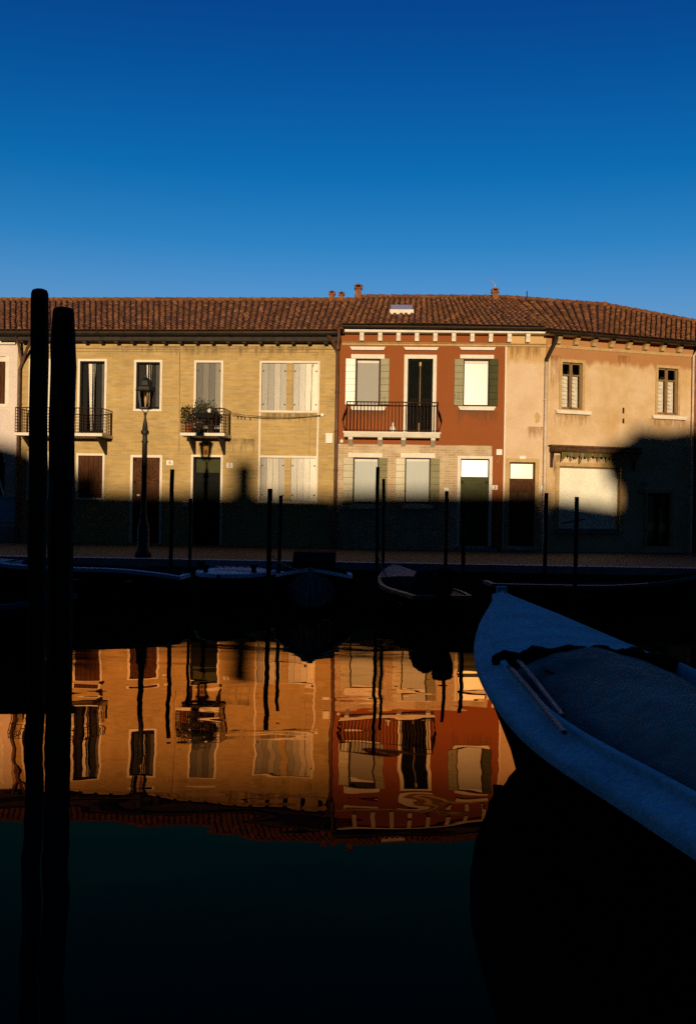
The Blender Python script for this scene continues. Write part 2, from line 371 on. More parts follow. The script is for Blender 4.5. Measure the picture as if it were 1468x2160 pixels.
def gutter(H, x0, x1, y, z, z1=None, r=.075, par=None):
    g = G(); z1 = z if z1 is None else z1
    n = 7; vs = []
    for (x, zz) in ((x0, z), (x1, z1)):
        for k in range(n): th = pi + pi * k / (n - 1); vs.append((x, y + r * cos(th), zz + r * sin(th)))
        for k in range(n): th = 2 * pi - pi * k / (n - 1); vs.append((x, y + (r - .012) * cos(th), zz + (r - .012) * sin(th) + .002))
    m = 2 * n; g.add(vs, [(i, (i + 1) % m, m + (i + 1) % m, m + i) for i in range(m)] + [tuple(range(m)), tuple(range(2 * m - 1, m - 1, -1))], False)
    k = int((x1 - x0) / .8)
    for i in range(k + 1):
        x = x0 + (x1 - x0) * i / max(k, 1); zz = z + (z1 - z) * i / max(k, 1); g.tube([(x, y - r - .006, zz + .01), (x, y - r * .7, zz - r * .8), (x, y, zz - r - .008), (x, y + r, zz - .01)], .009, 4)
    return g.build('gutter', 'gutter', H.root)

def downpipe(H, pts, r=.05, m='pipe', name='downpipe'):
    g = G(); g.tube(pts, r, 10)
    zs = [p for p in pts]; x, y, z = pts[-1]; xt, yt, zt = pts[-2]
    k = int((zt - z) / 1.3)
    for i in range(1, k + 1):
        zz = z + (zt - z) * i / (k + 1); xx = x + (xt - x) * i / (k + 1); g.tube([(xx, y, zz - .02), (xx, y, zz + .02)], r + .012, 10)
    return g.build(name, m, H.root)

def plate(H, r, digit=None, y=-.02, name='number_plate'):
    a, b, c, d = r; g = G(); g.box(a, b, y, .01, c, d); p = g.build(name, 'plastic_white', H.root)
    if digit:
        cu = bpy.data.curves.new('numeral', 'FONT'); cu.body = digit; cu.size = (d - c) * 1.05; cu.align_x = 'CENTER'; cu.align_y = 'CENTER'; cu.extrude = .002
        cu.materials.append(M['ink']); o = bpy.data.objects.new('numeral', cu); COL.objects.link(o); o.parent = p
        me = bpy.data.meshes.new_from_object(o); bpy.data.objects.remove(o); o = bpy.data.objects.new('numeral', me); COL.objects.link(o); o.parent = p
        o.location = ((a + b) / 2, y - .003, (c + d) / 2); o.rotation_euler = (pi / 2, 0, 0)
    return p

def chimney(parent, x, y, z0, z1, w, name='chimney'):
    g = G(); h = z1 - z0; cap = min(.28, h * .35)
    g.box(x - w / 2, x + w / 2, y - w / 2, y + w / 2, z0 - .5, z1 - cap)
    g.box(x - w * .68, x + w * .68, y - w * .68, y + w * .68, z1 - cap + .002, z1 - cap * .72)
    for sx in (-1, 1):
        for sy in (-1, 1): g.box(x + sx * w * .5 - .03, x + sx * w * .5 + .03, y + sy * w * .5 - .03, y + sy * w * .5 + .03, z1 - cap * .72, z1 - cap * .45)
    a = w * .72; zz = z1 - cap * .45
    g.add([(x - a, y - a, zz), (x + a, y - a, zz), (x + a, y + a, zz), (x - a, y + a, zz), (x, y, z1)], [(0, 3, 2, 1), (0, 1, 4), (1, 2, 4), (2, 3, 4), (3, 0, 4)])
    return g.build(name, 'soot', parent)

def handle(parent, x, y, z, m='iron'):
    g = G(); g.tube([(x, y, z - .05), (x, y - .05, z - .04), (x, y - .05, z + .06), (x, y, z + .07)], .011, 6); return g.build('handle', m, parent)

# ======================= facade origins: the red house's left edge
Y0 = 31.8; A1 = radians(-4.5); A2 = radians(-2.5); A4 = radians(17)
x0 = uv(709, 1100)[0] / F * Y0
HB = House('brick_house', 'long yellow brick house with two small iron balconies, left of the red house', x0, Y0, A1)
HR = House('red_house', 'red plastered house with white window trim and a long bellied balcony', x0, Y0, A2)
xe = HR.L(1148, 900)[0]
p = HR.W(xe, 0, 0); HO = House('ochre_house', 'stained ochre plaster house with a shop window below two narrow windows', p[0], p[1], A4)
xm = HR.L(1066, 900)[0]
HN = House('beige_house', 'narrow pale beige house with one door between the red and ochre houses', p[0], p[1], A2)
xw = HB.L(37, 900)[0]
pw = HB.W(xw, 0, 0); HW = House('white_house', 'pinkish white house cut by the left edge, with an arched ground floor opening', pw[0], pw[1], A1)
BASE = -.05

# ---------------------------------------------------------------- yellow brick house
H = HB; WT = H.L(400, 716)[1] + .15
holes = []
def win(H, px, fw=.07, tones=None, n=4, kind='planks', name='window', bottom=True, matl='plank', opening=None, frame='trim', sur=True):
    r = H.R(*px); H.holes.append(r)
    if sur: w = surround(r, fw, .028, bottom=bottom).build(name, frame, H.root)
    else: w = None
    if kind == 'planks':
        g = planks(r, n, tones, .06)
        s = g.build('shutter', matl, w or H.root)
        for z in (r[2] + .22, r[3] - .25):
            for x in (r[0] + .05, r[1] - .05): hg = G(); hg.box(x - .025, x + .025, .045, .0595, z - .02, z + .02); hg.build('hinge', 'iron', w or H.root)
    return w, r
# balcony door with curtains, right of the piles
def curtained(H, px, strips, fw=.075, bottom=True, name='window'):
    r = H.R(*px); H.holes.append(r); w = surround(r, fw, .028, bottom=bottom).build(name, 'trim', H.root)
    a, b, c, d = r; room(w, a, b, c, d)
    g = G(); fr = .045; m = (a + b) / 2
    for x in (a, m - fr / 2 - .01, m + .01 + fr / 2, b - fr): g.box(x, x + fr * (.5 if a < x < b - fr else 1), .08, .12, c, d)
    g.box(a, b, .08, .12, c, c + .08); g.box(a, b, .08, .12, d - .05, d); g.build('sash', 'black', w)
    q = G(); q.quad((a + fr, .10, c + .06), (b - fr, .10, c + .06), (b - fr, .10, d - .05), (a + fr, .10, d - .05)); q.build('pane', 'glass', w)
    for (f0, f1, tone, fl) in strips:
        folds(a + (b - a) * f0, a + (b - a) * f1, c, d, .19 + .02 * f0, .02, .07, gr(tone), fl).build('curtain', 'curtain', w)
    return w, r
wA, rA = curtained(H, (169, 762, 221, 913), [(.26, .57, 1.25, -.16), (.58, .78, .04, 0), (.8, 1.0, .22, 0), (0, .24, .02, 0)], bottom=False, name='balcony_door')
wB, rB = curtained(H, (288, 764, 338, 863), [(.36, .58, 1.25, -.05), (.6, .75, .04, 0), (.75, 1.0, .15, 0), (.0, .33, .05, 0)])
wz, rz = curtained(H, (66, 762, 102, 913), [(0, .4, .2, 0), (.6, 1, .1, 0)], bottom=False, name='balcony_door')
win(H, (414, 765, 466, 913), tones=[gr(.20), gr(.36), gr(.16), gr(.5)], n=4, name='balcony_door', bottom=False)
# the two paired windows share frames
def paired(H, pa, pb, ta, tb, name='window'):
    ra, rb = H.R(*pa), H.R(*pb); H.holes += [ra, rb]; f = .065; g = G(); a, b, c, d = ra[0], rb[1], min(ra[2], rb[2]), max(ra[3], rb[3])
    g.box(a - f, a, -.028, .02, c, d); g.box(b, b + f, -.028, .02, c, d); g.box(a - f, b + f, -.028, .02, d, d + f); g.box(a - f, b + f, -.045, .02, c - f, c)
    w = g.build(name, 'trim', H.root)
    for r, t in ((ra, ta), (rb, tb)):
        r = (r[0], r[1], c, d)
        planks(r, 4, t, .06).build('shutter', 'plank', w)
        for z in (r[2] + .2, r[3] - .25):
            for x in (r[0] + .05, r[1] - .05): hg = G(); hg.box(x - .025, x + .025, .045, .0595, z - .02, z + .02); hg.build('hinge', 'iron', w)
    return ra, rb
pu = paired(H, (552, 766, 604, 866), (618, 766, 670, 866), [gr(.55), gr(.36), gr(.85), gr(.48)], [gr(.45), gr(.75), gr(1.25), gr(1.35)])  # right-hand planks, here and below, toned paler: sheen put into their colour
pl = paired(H, (549, 966, 600, 1057), (613, 966, 666, 1057), [gr(.5), gr(1.05), gr(.95), gr(.5)], [gr(.75), gr(.8), gr(1.1), gr(1.3)])
# thin white render strips running down between the paired windows
for sx in (0, 1):
    g = G(); xa = (pu[0][0] - .065, pl[0][0] - .065) if sx == 0 else (pu[1][1] + .01, pl[1][1] + .01)
    g.add([(xa[0], -.012, pu[0][2] - .07), (xa[0] + .05, -.012, pu[0][2] - .07), (xa[1] + .05, -.012, pl[0][3] + .07), (xa[1], -.012, pl[0][3] + .07)], [(0, 1, 2, 3)]); g.build('wall_strip', 'trim', H.root)
win(H, (166, 961, 217, 1050), tones=[(1, 1, 1), (.85, .85, .85), (1.1, 1.1, 1.1), (.9, .9, .9)], n=5, matl='brownwood')
win(H, (62, 957, 100, 1050), tones=[(1, 1, 1)], n=4, matl='brownwood')
# doors
r = H.R(280, 965, 337, 1146); H.holes.append(r); a, b, c, d = r
dr = surround(r, .08, .03, bottom=False).build('door', 'trim', H.root)
g = G(); g.box(a, b, .11, .15, c, d); y = .09
for (xa, xb, za, zb) in ((a, b, d - .12, d), (a, a + .09, c, d), (b - .09, b, c, d), (a, b, d - .85, d - .75), (a, b, c, c + .18), ((a + b) / 2 - .045, (a + b) / 2 + .045, c, d - .8)):
    g.box(xa, xb, y, .11, za, zb)
for k in range(11):  # carved fan in the upper panel
    th = pi * k / 10; cx, cz = (a + b) / 2, d - .74
    g.tube([(cx + .06 * cos(th), .10, cz + .05 * sin(th)), (cx + .33 * cos(th), .10, cz + .56 * sin(th) * .95)], .013, 4)
for sx in (0, 1):
    for k in range(3):
        xa = a + .12 + sx * ((b - a) / 2 - .06); zb = d - .9 - k * .62; g.box(xa, xa + (b - a) / 2 - .18, .097, .11, zb - .5, zb)
g.build('door_leaf', 'brownwood', dr); handle(dr, b - .16, .09, c + 1.05)
g = G(); g.box(a + .13, a + .22, .06, .09, d - 1.25, d - 1.19); g.build('letter_slot', 'plastic_white', dr)
r = H.R(407, 964, 465, 1150); H.holes.append(r); a, b, c, d = r
dr2 = surround(r, .07, .03, bottom=False).build('door', 'trim', H.root); room(dr2, a, b, d - .55, d)
g = G(); g.box(a, b, .10, .14, c, d - .50); g.box(a, b, .10, .14, d - .05, d); g.box(a, a + .05, .10, .14, d - .5, d); g.box(b - .05, b, .10, .14, d - .5, d)
for k in range(3):
    g.box(a + .1, b - .1, .085, .10, c + .2 + k * .65, c + .7 + k * .65)
g.build('door_leaf', 'greenwood' if False else 'black', dr2)
q = G(); q.quad((a + .05, .12, d - .5), (b - .05, .12, d - .5), (b - .05, .12, d - .05), (a + .05, .12, d - .05)); q.build('transom_pane', 'glass', dr2)
q = G(); q.quad((a + .02, .22, d - .6), (b - .02, .22, d - .6), (b - .02, .22, d), (a + .02, .22, d)); q.build('blind', 'greenwood', dr2); handle(dr2, a + .12, .10, c + 1.05)
g = G(); g.box(a - .2, b + .2, -.3, 0, BASE, H.L(430, 1160)[1]); g.build('doorstep', 'kerb', H.root)
g = G(); ra = H.R(280, 965, 337, 1146); g.box(ra[0] - .2, ra[1] + .2, -.3, 0, BASE, H.L(300, 1150)[1]); g.build('doorstep', 'kerb', H.root)
plate(H, H.R(352, 971, 366, 981), '6'); plate(H, H.R(478.5, 976.5, 491.5, 987), '5')
a, b, c, d = H.R(387, 1056, 396, 1068); g = G(); g.box(a, b, -.05, .0, c, d); g.build('doorbell_panel', 'plastic_white', H.root)
a, b, c, d = H.R(688, 915, 702, 935); g = G(); g.box(a, b, -.10, .0, c, d); g.box(a - .01, b + .01, -.11, -.10, d - .04, d + .01); g.build('meter_box', 'plastic_white', H.root)
x1b = -.0
wall(H, 'wall', 'brick', HB.L(37, 900)[0], 0, BASE, WT, holes=H.holes)
g = G(); a = H.L(37, 1100)[0]
xs = [a] + [v for hh in sorted([hh for hh in H.holes if hh[2] < 1.0]) for v in (hh[0] - .09, hh[1] + .09)] + [0]
# cables under the eaves
g = G(); za = H.L(300, 734)[1]; xa, xb = H.L(165, 734)[0], H.L(705, 734)[0]
g.tube([(xa - 2, -.03, za), (xa + 2.5, -.03, za - .03), (xa + 5, -.03, za + .0), (xb, -.03, za - .02)], .014, 5); g.tube([(xa - 2, -.02, za - .12), (xb - .5, -.02, za - .12), (xb - .7, -.02, za - .6), (xb - .75, -.02, H.L(680, 960)[1])], .008, 4)
g.tube([(H.L(380, 735)[0], -.03, za), (H.L(379, 900)[0], -.03, H.L(380, 950)[1])], .014, 6)
g.build('cable', 'string', H.root)
# eaves
WE = .5
ro, E, Rg = roof(H, [(-60, 696), (350, 698), (726, 697)], [(-60, 634), (350, 633.5), (752, 634)], -WE, 4.3)
xl, xr = E[0][0], 0.02; ze = E[1][2]
gutter(H, xl, xr - .02, -WE - .08, ze - .06, E[2][2] - .06, .12)
g = G(); g.box(xw - .5, -.02, -WE + .05, -.0, ze - .30, ze - .05)
for k in range(40):
    x = xw + .2 + k * .52
    if x < -.2: g.box(x, x + .12, -WE + .12, 0, ze - .36, ze - .298)
g.build('eaves_boards', 'wood_dark', H.root)
g = G(); g.box(xw, -.02, -WE + .05, .0, ze - .15 - .12 * 0 - .09, ze - .15) if False else None
a = H.L(712, 722)
downpipe(H, [(-.30, -WE - .06, ze - .12), (-.16, -WE - .05, ze - .30), (-.08, -.25, ze - .45), (-.03, -.09, ze - .62), (-.03, -.09, .0)], .06)
a = H.L(41, 760)
downpipe(H, [(xw + .75, -WE - .06, ze - .1), (xw + .42, -.3, ze - .55), (xw + .16, -.1, ze - 1.0), (xw + .1, -.1, ze - 1.2), (xw + .1, -.1, .0)], .05)
downpipe(H, [(xw + .12, -WE - .06, ze - .1), (xw + .13, -.3, ze - .4), (xw + .16, -.1, ze - .95)], .045)
# chimneys and vents on the brick house roof
def on_roof(H, E, Rg, px, py, t):
    """local point on the roof slope at parameter t up the slope below pixel column px"""
    o = E[0][1] + (Rg[0][1] - E[0][1]) * t
    return H.L(px, py, o)
for px, yb, yt, w in ((700.5, 641, 612, .17), (720.5, 642, 614, .15)):
    x, z1 = H.L(px, yt, 4.1); z0 = H.L(px, yb, 4.1)[1]; chimney(ro, x, 4.1, z0, z1, w)
x, z1 = H.L(521, 657, 1.4); z0 = H.L(521, 690, 1.4)[1]; chimney(ro, x, 1.4, z0, z1, .11)

# iron grid balconies
def grid_balcony(H, pxl, pxr, pyt, pyb, depth=1.1):
    a = H.L(pxl, pyb, -depth)[0]; b = H.L(pxr, pyb, -depth)[0]; zt = H.L((pxl + pxr) / 2, pyt, -depth)[1]; zb = H.L((pxl + pxr) / 2, pyb, -depth)[1]
    g = G(); g.box(a, b, -depth, -.02, zb - .09, zb); sl = g.build('balcony', 'trim', H.root)
    g = G(); y = -depth + .03; z0, z1 = zb + .03, zt
    n = int((b - a) / .12); nh = 9
    for i in range(n + 1):
        x = a + .03 + (b - a - .06) * i / n; g.tube([(x, y, zb), (x, y, z1)], .014 if i in (0, n) else (.012 if i % 3 == 0 else .0065), 4)
    for k in range(nh):
        z = z0 + (z1 - z0) * k / (nh - 1); rr = .016 if k in (nh - 1,) else .007
        g.tube([(a + .03, y, z), (b - .03, y, z)], rr, 4)
        for x in (a + .03, b - .03): g.tube([(x, y, z), (x, -.01, z)], rr, 4)
    for x in (a + .03, b - .03):
        for q in range(1, 6): g.tube([(x, y + (depth - .05) * q / 6, zb), (x, y + (depth - .05) * q / 6, z1)], .009, 4)
    g.build('railing', 'iron', sl)
    for x in (a + .22, b - .22):
        g = G(); g.prism([(-.02, zb - .09), (-depth + .2, zb - .09), (-depth + .22, zb - .14), (-.10, zb - .55), (-.02, zb - .62)], 'x', x - .04, x + .04); g.build('bracket', 'wood_dark', sl)
    return a, b, zb, zt, -depth
b1 = grid_balcony(H, 30, 216, 860, 913)
b2 = grid_balcony(H, 380, 474, 861, 913)

# ---------------------------------------------------------------- red house
H = HR; WT2 = H.L(900, 705)[1] + .2
def hood(H, px, parent, drop=.0):
    a, b, c, d = H.R(*px); g = G(); g.prism([(a, d), (b, d), (b - .06, c), (a + .06, c)], 'y', -.09, -.002); return g.build('hood', 'stone', parent)
def shut_open(H, px, parent, tone, m='creamshut', n=7, tilt=0):
    a, b, c, d = H.R(*px); piv = a if tilt > 0 else b; a -= piv; b -= piv; g = planks((a, b, c, d), n, [tuple(t * k for t in tone) for k in (1, .97, 1.02, .95)], -.062, .035, True, .010)
    g.tone = (.12, .1, .08)
    xm_ = (a + b) / 2; g.box(xm_ - .008, xm_ + .008, -.068, -.062, c + .12, c + .32); g.box(a + .02, a + .035, -.068, -.062, c + .25, c + .36)
    o = g.build('shutter', m, parent); o.location = (piv, -.0, 0); o.rotation_euler = (0, 0, -radians(tilt)); o.location.y = -.012 if tilt else 0; return o
def blind_window(H, px, lint, hd, sill, shL, shR, blindm, tL=(1, 1, 1), tR=(1, 1, 1), mL='creamshut', mR='creamshut', tilt=(0, 0)):
    r = H.R(*px); H.holes.append(r); a, b, c, d = r
    g = G()
    f = .05; g.box(a, a + f, .04, .10, c, d); g.box(b - f, b, .04, .10, c, d); g.box(a + f, b - f, .04, .10, d - f, d); g.box(a + f, b - f, .04, .10, c, c + f)
    w = g.build('window', 'wood_dark', H.root)
    g = G(); g.box(a + f, b - f, .07, .09, c + f, d - f - .08); g.build('blind', blindm, w)
    g = G(); g.box(a + f, b - f, .05, .10, d - f - .08, d - f); g.build('blind_box', 'stone', w)
    A, B, C_, D = H.R(*lint); g = G(); g.box(A, B, -.07, .0, C_, D); g.build('lintel', 'stone', w)
    if hd: hood(H, hd, w)
    if sill: A, B, C_, D = H.R(*sill); g = G(); g.prism([(A, D), (B, D), (B - .07, C_), (A + .07, C_)], 'y', -.12, .04); g.build('sill', 'stone', w)
    shut_open(H, shL, w, tL, mL, tilt=-tilt[0]); shut_open(H, shR, w, tR, mR, tilt=tilt[1])
    return w, r
blind_window(H, (750, 757, 802, 857), (741, 748, 811, 757), (738, 732, 813, 739), (738, 858, 815, 866), (729, 757, 749, 854), (803, 757, 821, 854), 'blind', (1.2, 1.2, 1.15), (1.1, 1.1, 1.0), tilt=(4.5, 7))
blind_window(H, (976, 758, 1032, 857), (970, 749, 1041, 757), (968, 733, 1045, 739), (965, 858, 1045, 866), (957, 758, 976, 856), (1032, 758, 1050, 857), 'whiteblind', (1.1, 1.1, .95), (1, 1, 1), 'creamshut', 'greenwood', (7, 8))
# balcony door
r = H.R(859, 757, 912, 912); H.holes.append(r); a, b, c, d = r; g = G(); f = .115
g.box(a - f, a, -.05, .02, c, d); g.box(b, b + f, -.05, .02, c, d); g.box(a - f, b + f, -.05, .02, d, d + f * 1.1); w = g.build('balcony_door', 'stone', H.root)
hood(H, (851, 733, 925, 739), w)
g = G(); m = (a + b) / 2; g.box(a, b, .10, .13, c, d)
for (xa, xb) in ((a, m - .012), (m + .012, b)):
    for (p0, p1, q0, q1) in ((xa, xa + .05, c, d), (xb - .05, xb, c, d), (xa, xb, d - .06, d), (xa, xb, c, c + .1), (xa, xb, c + 1.0, c + 1.08)): g.box(p0, p1, .06, .10, q0, q1)
    z = c + .12
    while z < d - .08:
        g.add([(xa + .05, .07, z), (xb - .05, .07, z), (xb - .05, .10, z + .035), (xa + .05, .10, z + .035)], [(0, 1, 2, 3)]); z += .05
g.build('louvred_leaf', 'black', w)
g = G(); g.tube([(m, .05, c + .1), (m, .05, d - .1)], .010, 5); g.box(m - .03, m + .03, .04, .06, d - .22, d - .1); g.box(m - .03, m + .03, .02, .06, c, c + .3); g.build('latch_bar', 'string', w)
# ground floor windows
blind_window(H, (744, 965, 799, 1062), (735, 956, 806, 965), None, (733, 1066, 806, 1073), (724, 966, 744, 1063), (799, 966, 817, 1063), 'gblind', (1.3, 1.2, .8), (.9, .9, .7), 'creamshut', 'creamshut', (7, 10))
blind_window(H, (853, 965, 908, 1062), (845, 956, 917, 966), None, (845, 1066, 916, 1073), (834, 967, 853, 1063), (908, 967, 927, 1063), 'gblind', (1.5, 1.4, 1.1), (.9, .9, .7), 'creamshut', 'creamshut', (5, 10))
# front door
r = H.R(970, 968, 1030, 1152); H.holes.append(r); a, b, c, d = r; g = G(); f = .10
g.box(a - f, a, -.04, .02, c, d); g.box(b, b + f, -.04, .02, c, d); g.box(a - f, b + f, -.04, .02, d, d + f * .9); dr = g.build('door', 'stone', H.root)
zt = H.L(1000, 1007)[1]
g = G(); g.box(a + .02, b - .02, .10, .12, zt + .02, d - .04); g.build('transom_pane', 'frosted', dr)
g = G(); g.box(a, b, .06, .12, zt - .10, zt + .02); g.box(a, a + .03, .06, .12, zt, d); g.box(b - .03, b, .06, .12, zt, d); g.box(a, b, .11, .14, c, zt - .1)
for (p0, p1, q0, q1) in ((a, a + .1, c, zt - .1), (b - .1, b, c, zt - .1), (a, b, zt - .2, zt - .1), (a + .12, b - .12, zt - 1.0, zt - .35), (a + .12, b - .12, c + .15, zt - 1.2)): g.box(p0, p1, .085, .11, q0, q1)
g.box(a + .2, b - .2, .075, .085, zt - .9, zt - .45)
g.build('door_leaf', 'greenwood', dr); handle(dr, a + .14, .085, c + 1.05)
g = G(); g.box(a - .25, b + .25, -.3, 0, BASE, H.L(1000, 1156)[1]); g.build('doorstep', 'kerb', H.root)
zb = H.L(850, 938)[1]; xr_ = H.L(1037, 950)[0]
wall(H, 'wall', 'red', 0, xm, BASE, WT2, holes=H.holes)
# brick base layer, 25 mm proud, with its own openings
gh = [(hh[0] - (.0 if i < 9 else 0), hh[1], hh[2], hh[3]) for i, hh in enumerate(H.holes) if hh[3] < zb]
gg = G(); 
xs = sorted({.0, xr_, *[v for hh in gh for v in hh[:2]]}); zs = sorted({BASE, zb, *[v for hh in gh for v in hh[2:]]}); zs = [z for z in zs if BASE <= z <= zb]
for i in range(len(xs) - 1):
    for j in range(len(zs) - 1):
        cx, cz = (xs[i] + xs[i + 1]) / 2, (zs[j] + zs[j + 1]) / 2
        if not any(hh[0] < cx < hh[1] and hh[2] < cz < hh[3] for hh in gh):
            gg.quad((xs[i], -.025, zs[j]), (xs[i + 1], -.025, zs[j]), (xs[i + 1], -.025, zs[j + 1]), (xs[i], -.025, zs[j + 1]))
gg.quad((0, -.025, zb), (xr_, -.025, zb), (xr_, 0, zb), (0, 0, zb)); gg.quad((xr_, -.025, BASE), (xr_, 0, BASE), (xr_, 0, zb), (xr_, -.025, zb))
for hh in gh: 
    gg.quad((hh[0], -.025, hh[3]), (hh[0], 0, hh[3]), (hh[1], 0, hh[3]), (hh[1], -.025, hh[3]))
    for x in hh[:2]: gg.quad((x, -.025, max(hh[2], BASE)), (x, 0, max(hh[2], BASE)), (x, 0, hh[3]), (x, -.025, hh[3]))
gg.build('brick_base', 'pale_brick', H.root)
plate(H, H.R(1037.5, 1023.5, 1049, 1033), '3'); plate(H, H.R(936, 1029, 946, 1035), None, -.035)
a, b, c, d = H.R(1046, 948, 1058, 960); g = G(); g.box(a, b, -.08, 0, c, d); g.build('meter_box', 'plastic_white', H.root)
g = G(); pts = [H.L(*q) for q in ((1053, 960), (1052, 972), (1049, 976), (1046, 973), (1046, 969))]; g.tube([(x, -.03, z) for x, z in pts], .009, 5); g.build('cable', 'string', H.root)
# cornice: white band with modillions, string moulding under it; it runs on over the narrow beige bay
def cornice(H, xa, xb, ztop, nmod, ys=-.36, m='stone', x_first=None, per=None, zdrop=0):
    g = G(); g.prism([(ys, ztop), (ys, ztop - .10), (ys + .04, ztop - .115), (0, ztop - .115), (0, ztop)], 'x', xa, xb); c = g.build('cornice', m, H.root)
    x = x_first
    while x < xb - .05:
        g = G(); g.prism([(-.002, ztop - .117), (ys + .04, ztop - .117), (ys + .045, ztop - .19), (ys + .09, ztop - .28), (ys + .10, ztop - .36), (-.002, ztop - .37)], 'x', x - .065, x + .065); g.build('modillion', m, c); x += per
    return c
ys = -.34
zc = H.L(900, 694, ys)[1]; x1_ = H.L(763, 705, ys)[0]; per = (H.L(1114, 705, ys)[0] - x1_) / 9
cornice(H, .12, xm, zc, 9, ys, x_first=x1_, per=per)
g = G(); zs_ = H.L(900, 723)[1]; zt_ = H.L(900, 729)[1]; g.prism([(-.05, zs_), (-.08, zs_ - .025), (-.03, (zs_ + zt_) / 2), (-.04, zt_), (0, zt_ - .02), (0, zs_ + .01)], 'x', .1, xm); g.build('string_moulding', 'string', H.root)
g = G(); g.box(xm - .05, xm - .005, -.02, 0, BASE, zt_); g.build('corner_strip', 'trim', H.root)
# balcony with bellied railing
dep = .62
a = H.L(722, 916, -dep)[0]; b = H.L(931, 916, -dep)[0]; zs1 = H.L(830, 911, -dep)[1]; zb_ = H.L(830, 922, -dep)[1]; zt = H.L(830, 848, -dep)[1]
g = G(); g.prism([(-dep, zs1), (-dep, zs1 - .06), (-dep + .05, zb_), (-.003, zb_), (-.003, zs1)], 'x', a + .05, b - .05); g.box(a + .02, b - .02, -dep - .03, -.003, zs1 - .045, zs1 + .001); bal = g.build('balcony', 'stone', H.root)
for px in (739, 801.5, 851, 913.5):
    x = H.L(px, 926, -dep + .1)[0]; g = G(); g.prism([(-.003, zb_), (-dep + .08, zb_), (-dep + .1, zb_ - .08), (-.2, zb_ - .2), (-.003, zb_ - .26)], 'x', x - .07, x + .07); g.build('bracket', 'stone', bal)
g = G(); a2, b2_ = a + .12, b - .12; n = 26; hgt = zt - zs1
def belly(t): return .10 * sin(pi * min(1, t * 1.25)) ** 1.3 if t < .8 else 0
for i in range(n + 1):
    x = a2 + (b2_ - a2) * i / n
    g.tube([(x, -dep + .05 - belly(t), zs1 + hgt * t) for t in (0, .12, .25, .4, .6, .8, 1)], .011, 4)
for side, xx in ((-1, a2), (1, b2_)):
    for k in range(5):
        y = -dep + .05 + (dep - .08) * k / 5
        g.tube([(xx + side * belly(t) * 1.3, y, zs1 + hgt * t) for t in (0, .12, .25, .4, .6, .8, 1)], .011, 4)
    g.tube([(xx, -dep + .05, zt), (xx, -.01, zt)], .018, 5)
g.tube([(a2, -dep + .05, zt), (b2_, -dep + .05, zt)], .02, 5); g.tube([(a2, -dep + .05, zs1 + .05), (b2_, -dep + .05, zs1 + .05)], .012, 4)
g.build('railing', 'iron', bal)
g = G(); x, z = H.L(721, 931); g.lathe([(0.01, z - .07), (.05, z - .05), (.07, z), (.04, z + .05), (.01, z + .07)], x, -.10, 10); g.tube([(x, 0, z + .1), (x, -.1, z + .1), (x, -.1, z)], .012, 5); g.build('wall_lamp', 'plastic_white', H.root)
# gutter and roof
ro2, E2, Rg2 = roof(H, [(719, 685), (900, 684), (1150, 690)], [(748, 627), (900, 627.5), (1068, 628.5)], -.45, 4.6)
gutter(H, E2[0][0], E2[2][0], -.5, E2[0][2] - .03, E2[2][2] - .03, .075)
g = G(); g.box(.05, xm, -.40, -.0, zc + .004, zc + .05); g.build('eaves_boards', 'wood_dark', H.root)
downpipe(H, [(.0, -.5, E2[0][2] - .1), (.02, -.5, E2[0][2] - .4), (-.0, -.45, E2[0][2] - .55), (-.02, -.30, E2[0][2] - .72)], .055)
x, z1 = H.L(756, 600, 4.2); z0 = H.L(756, 634, 4.2)[1]; chimney(ro2, x, 4.2, z0, z1 + .04, .21)
x, z1 = H.L(1044, 606, 4.2); z0 = H.L(1044, 640, 4.2)[1]; chimney(ro2, x, 4.2, z0, z1, .2)
# antenna above the right chimney
g = G(); g.tube([(x, 4.3, z1 - .3), (x, 4.3, z1 + .12)], .012, 5); q0 = H.L(1031, 590, 4.3); q1 = H.L(1046, 601, 4.3); g.tube([(q0[0], 4.3, q0[1]), (q1[0], 4.3, q1[1])], .010, 4)
for k in range(5):
    xx = q0[0] + (q1[0] - q0[0]) * k / 4; zz = q0[1] + (q1[1] - q0[1]) * k / 4; g.tube([(xx, 4.15, zz), (xx, 4.45, zz)], .006, 4)
g.build('antenna', 'pipe_pale', ro2)
# skylight
sl = (Rg2[1][2] - E2[1][2]) / 5.05; off = min((abs(H.L(824, 657, -.45 + 5.05 * q_ / 200)[1] - (E2[1][2] + 5.05 * q_ / 200 * sl + .10)), -.45 + 5.05 * q_ / 200) for q_ in range(200))[1]
a, z0 = H.L(824, 656, off); b, z1 = H.L(870, 646, off + .45)
g = G(); zz0 = z0 + .03; g.prism([(off, zz0), (off + .75, zz0 + .75 * sl + .05), (off + .75, zz0 + .75 * sl - .1), (off, zz0 - .14)], 'x', a, b)
sk = g.build('skylight', 'skylight', ro2)
g = G(); g.box(a - .03, b + .03, off - .04, off, zz0 - .14, zz0 + .02); g.build('frame', 'stone', sk)

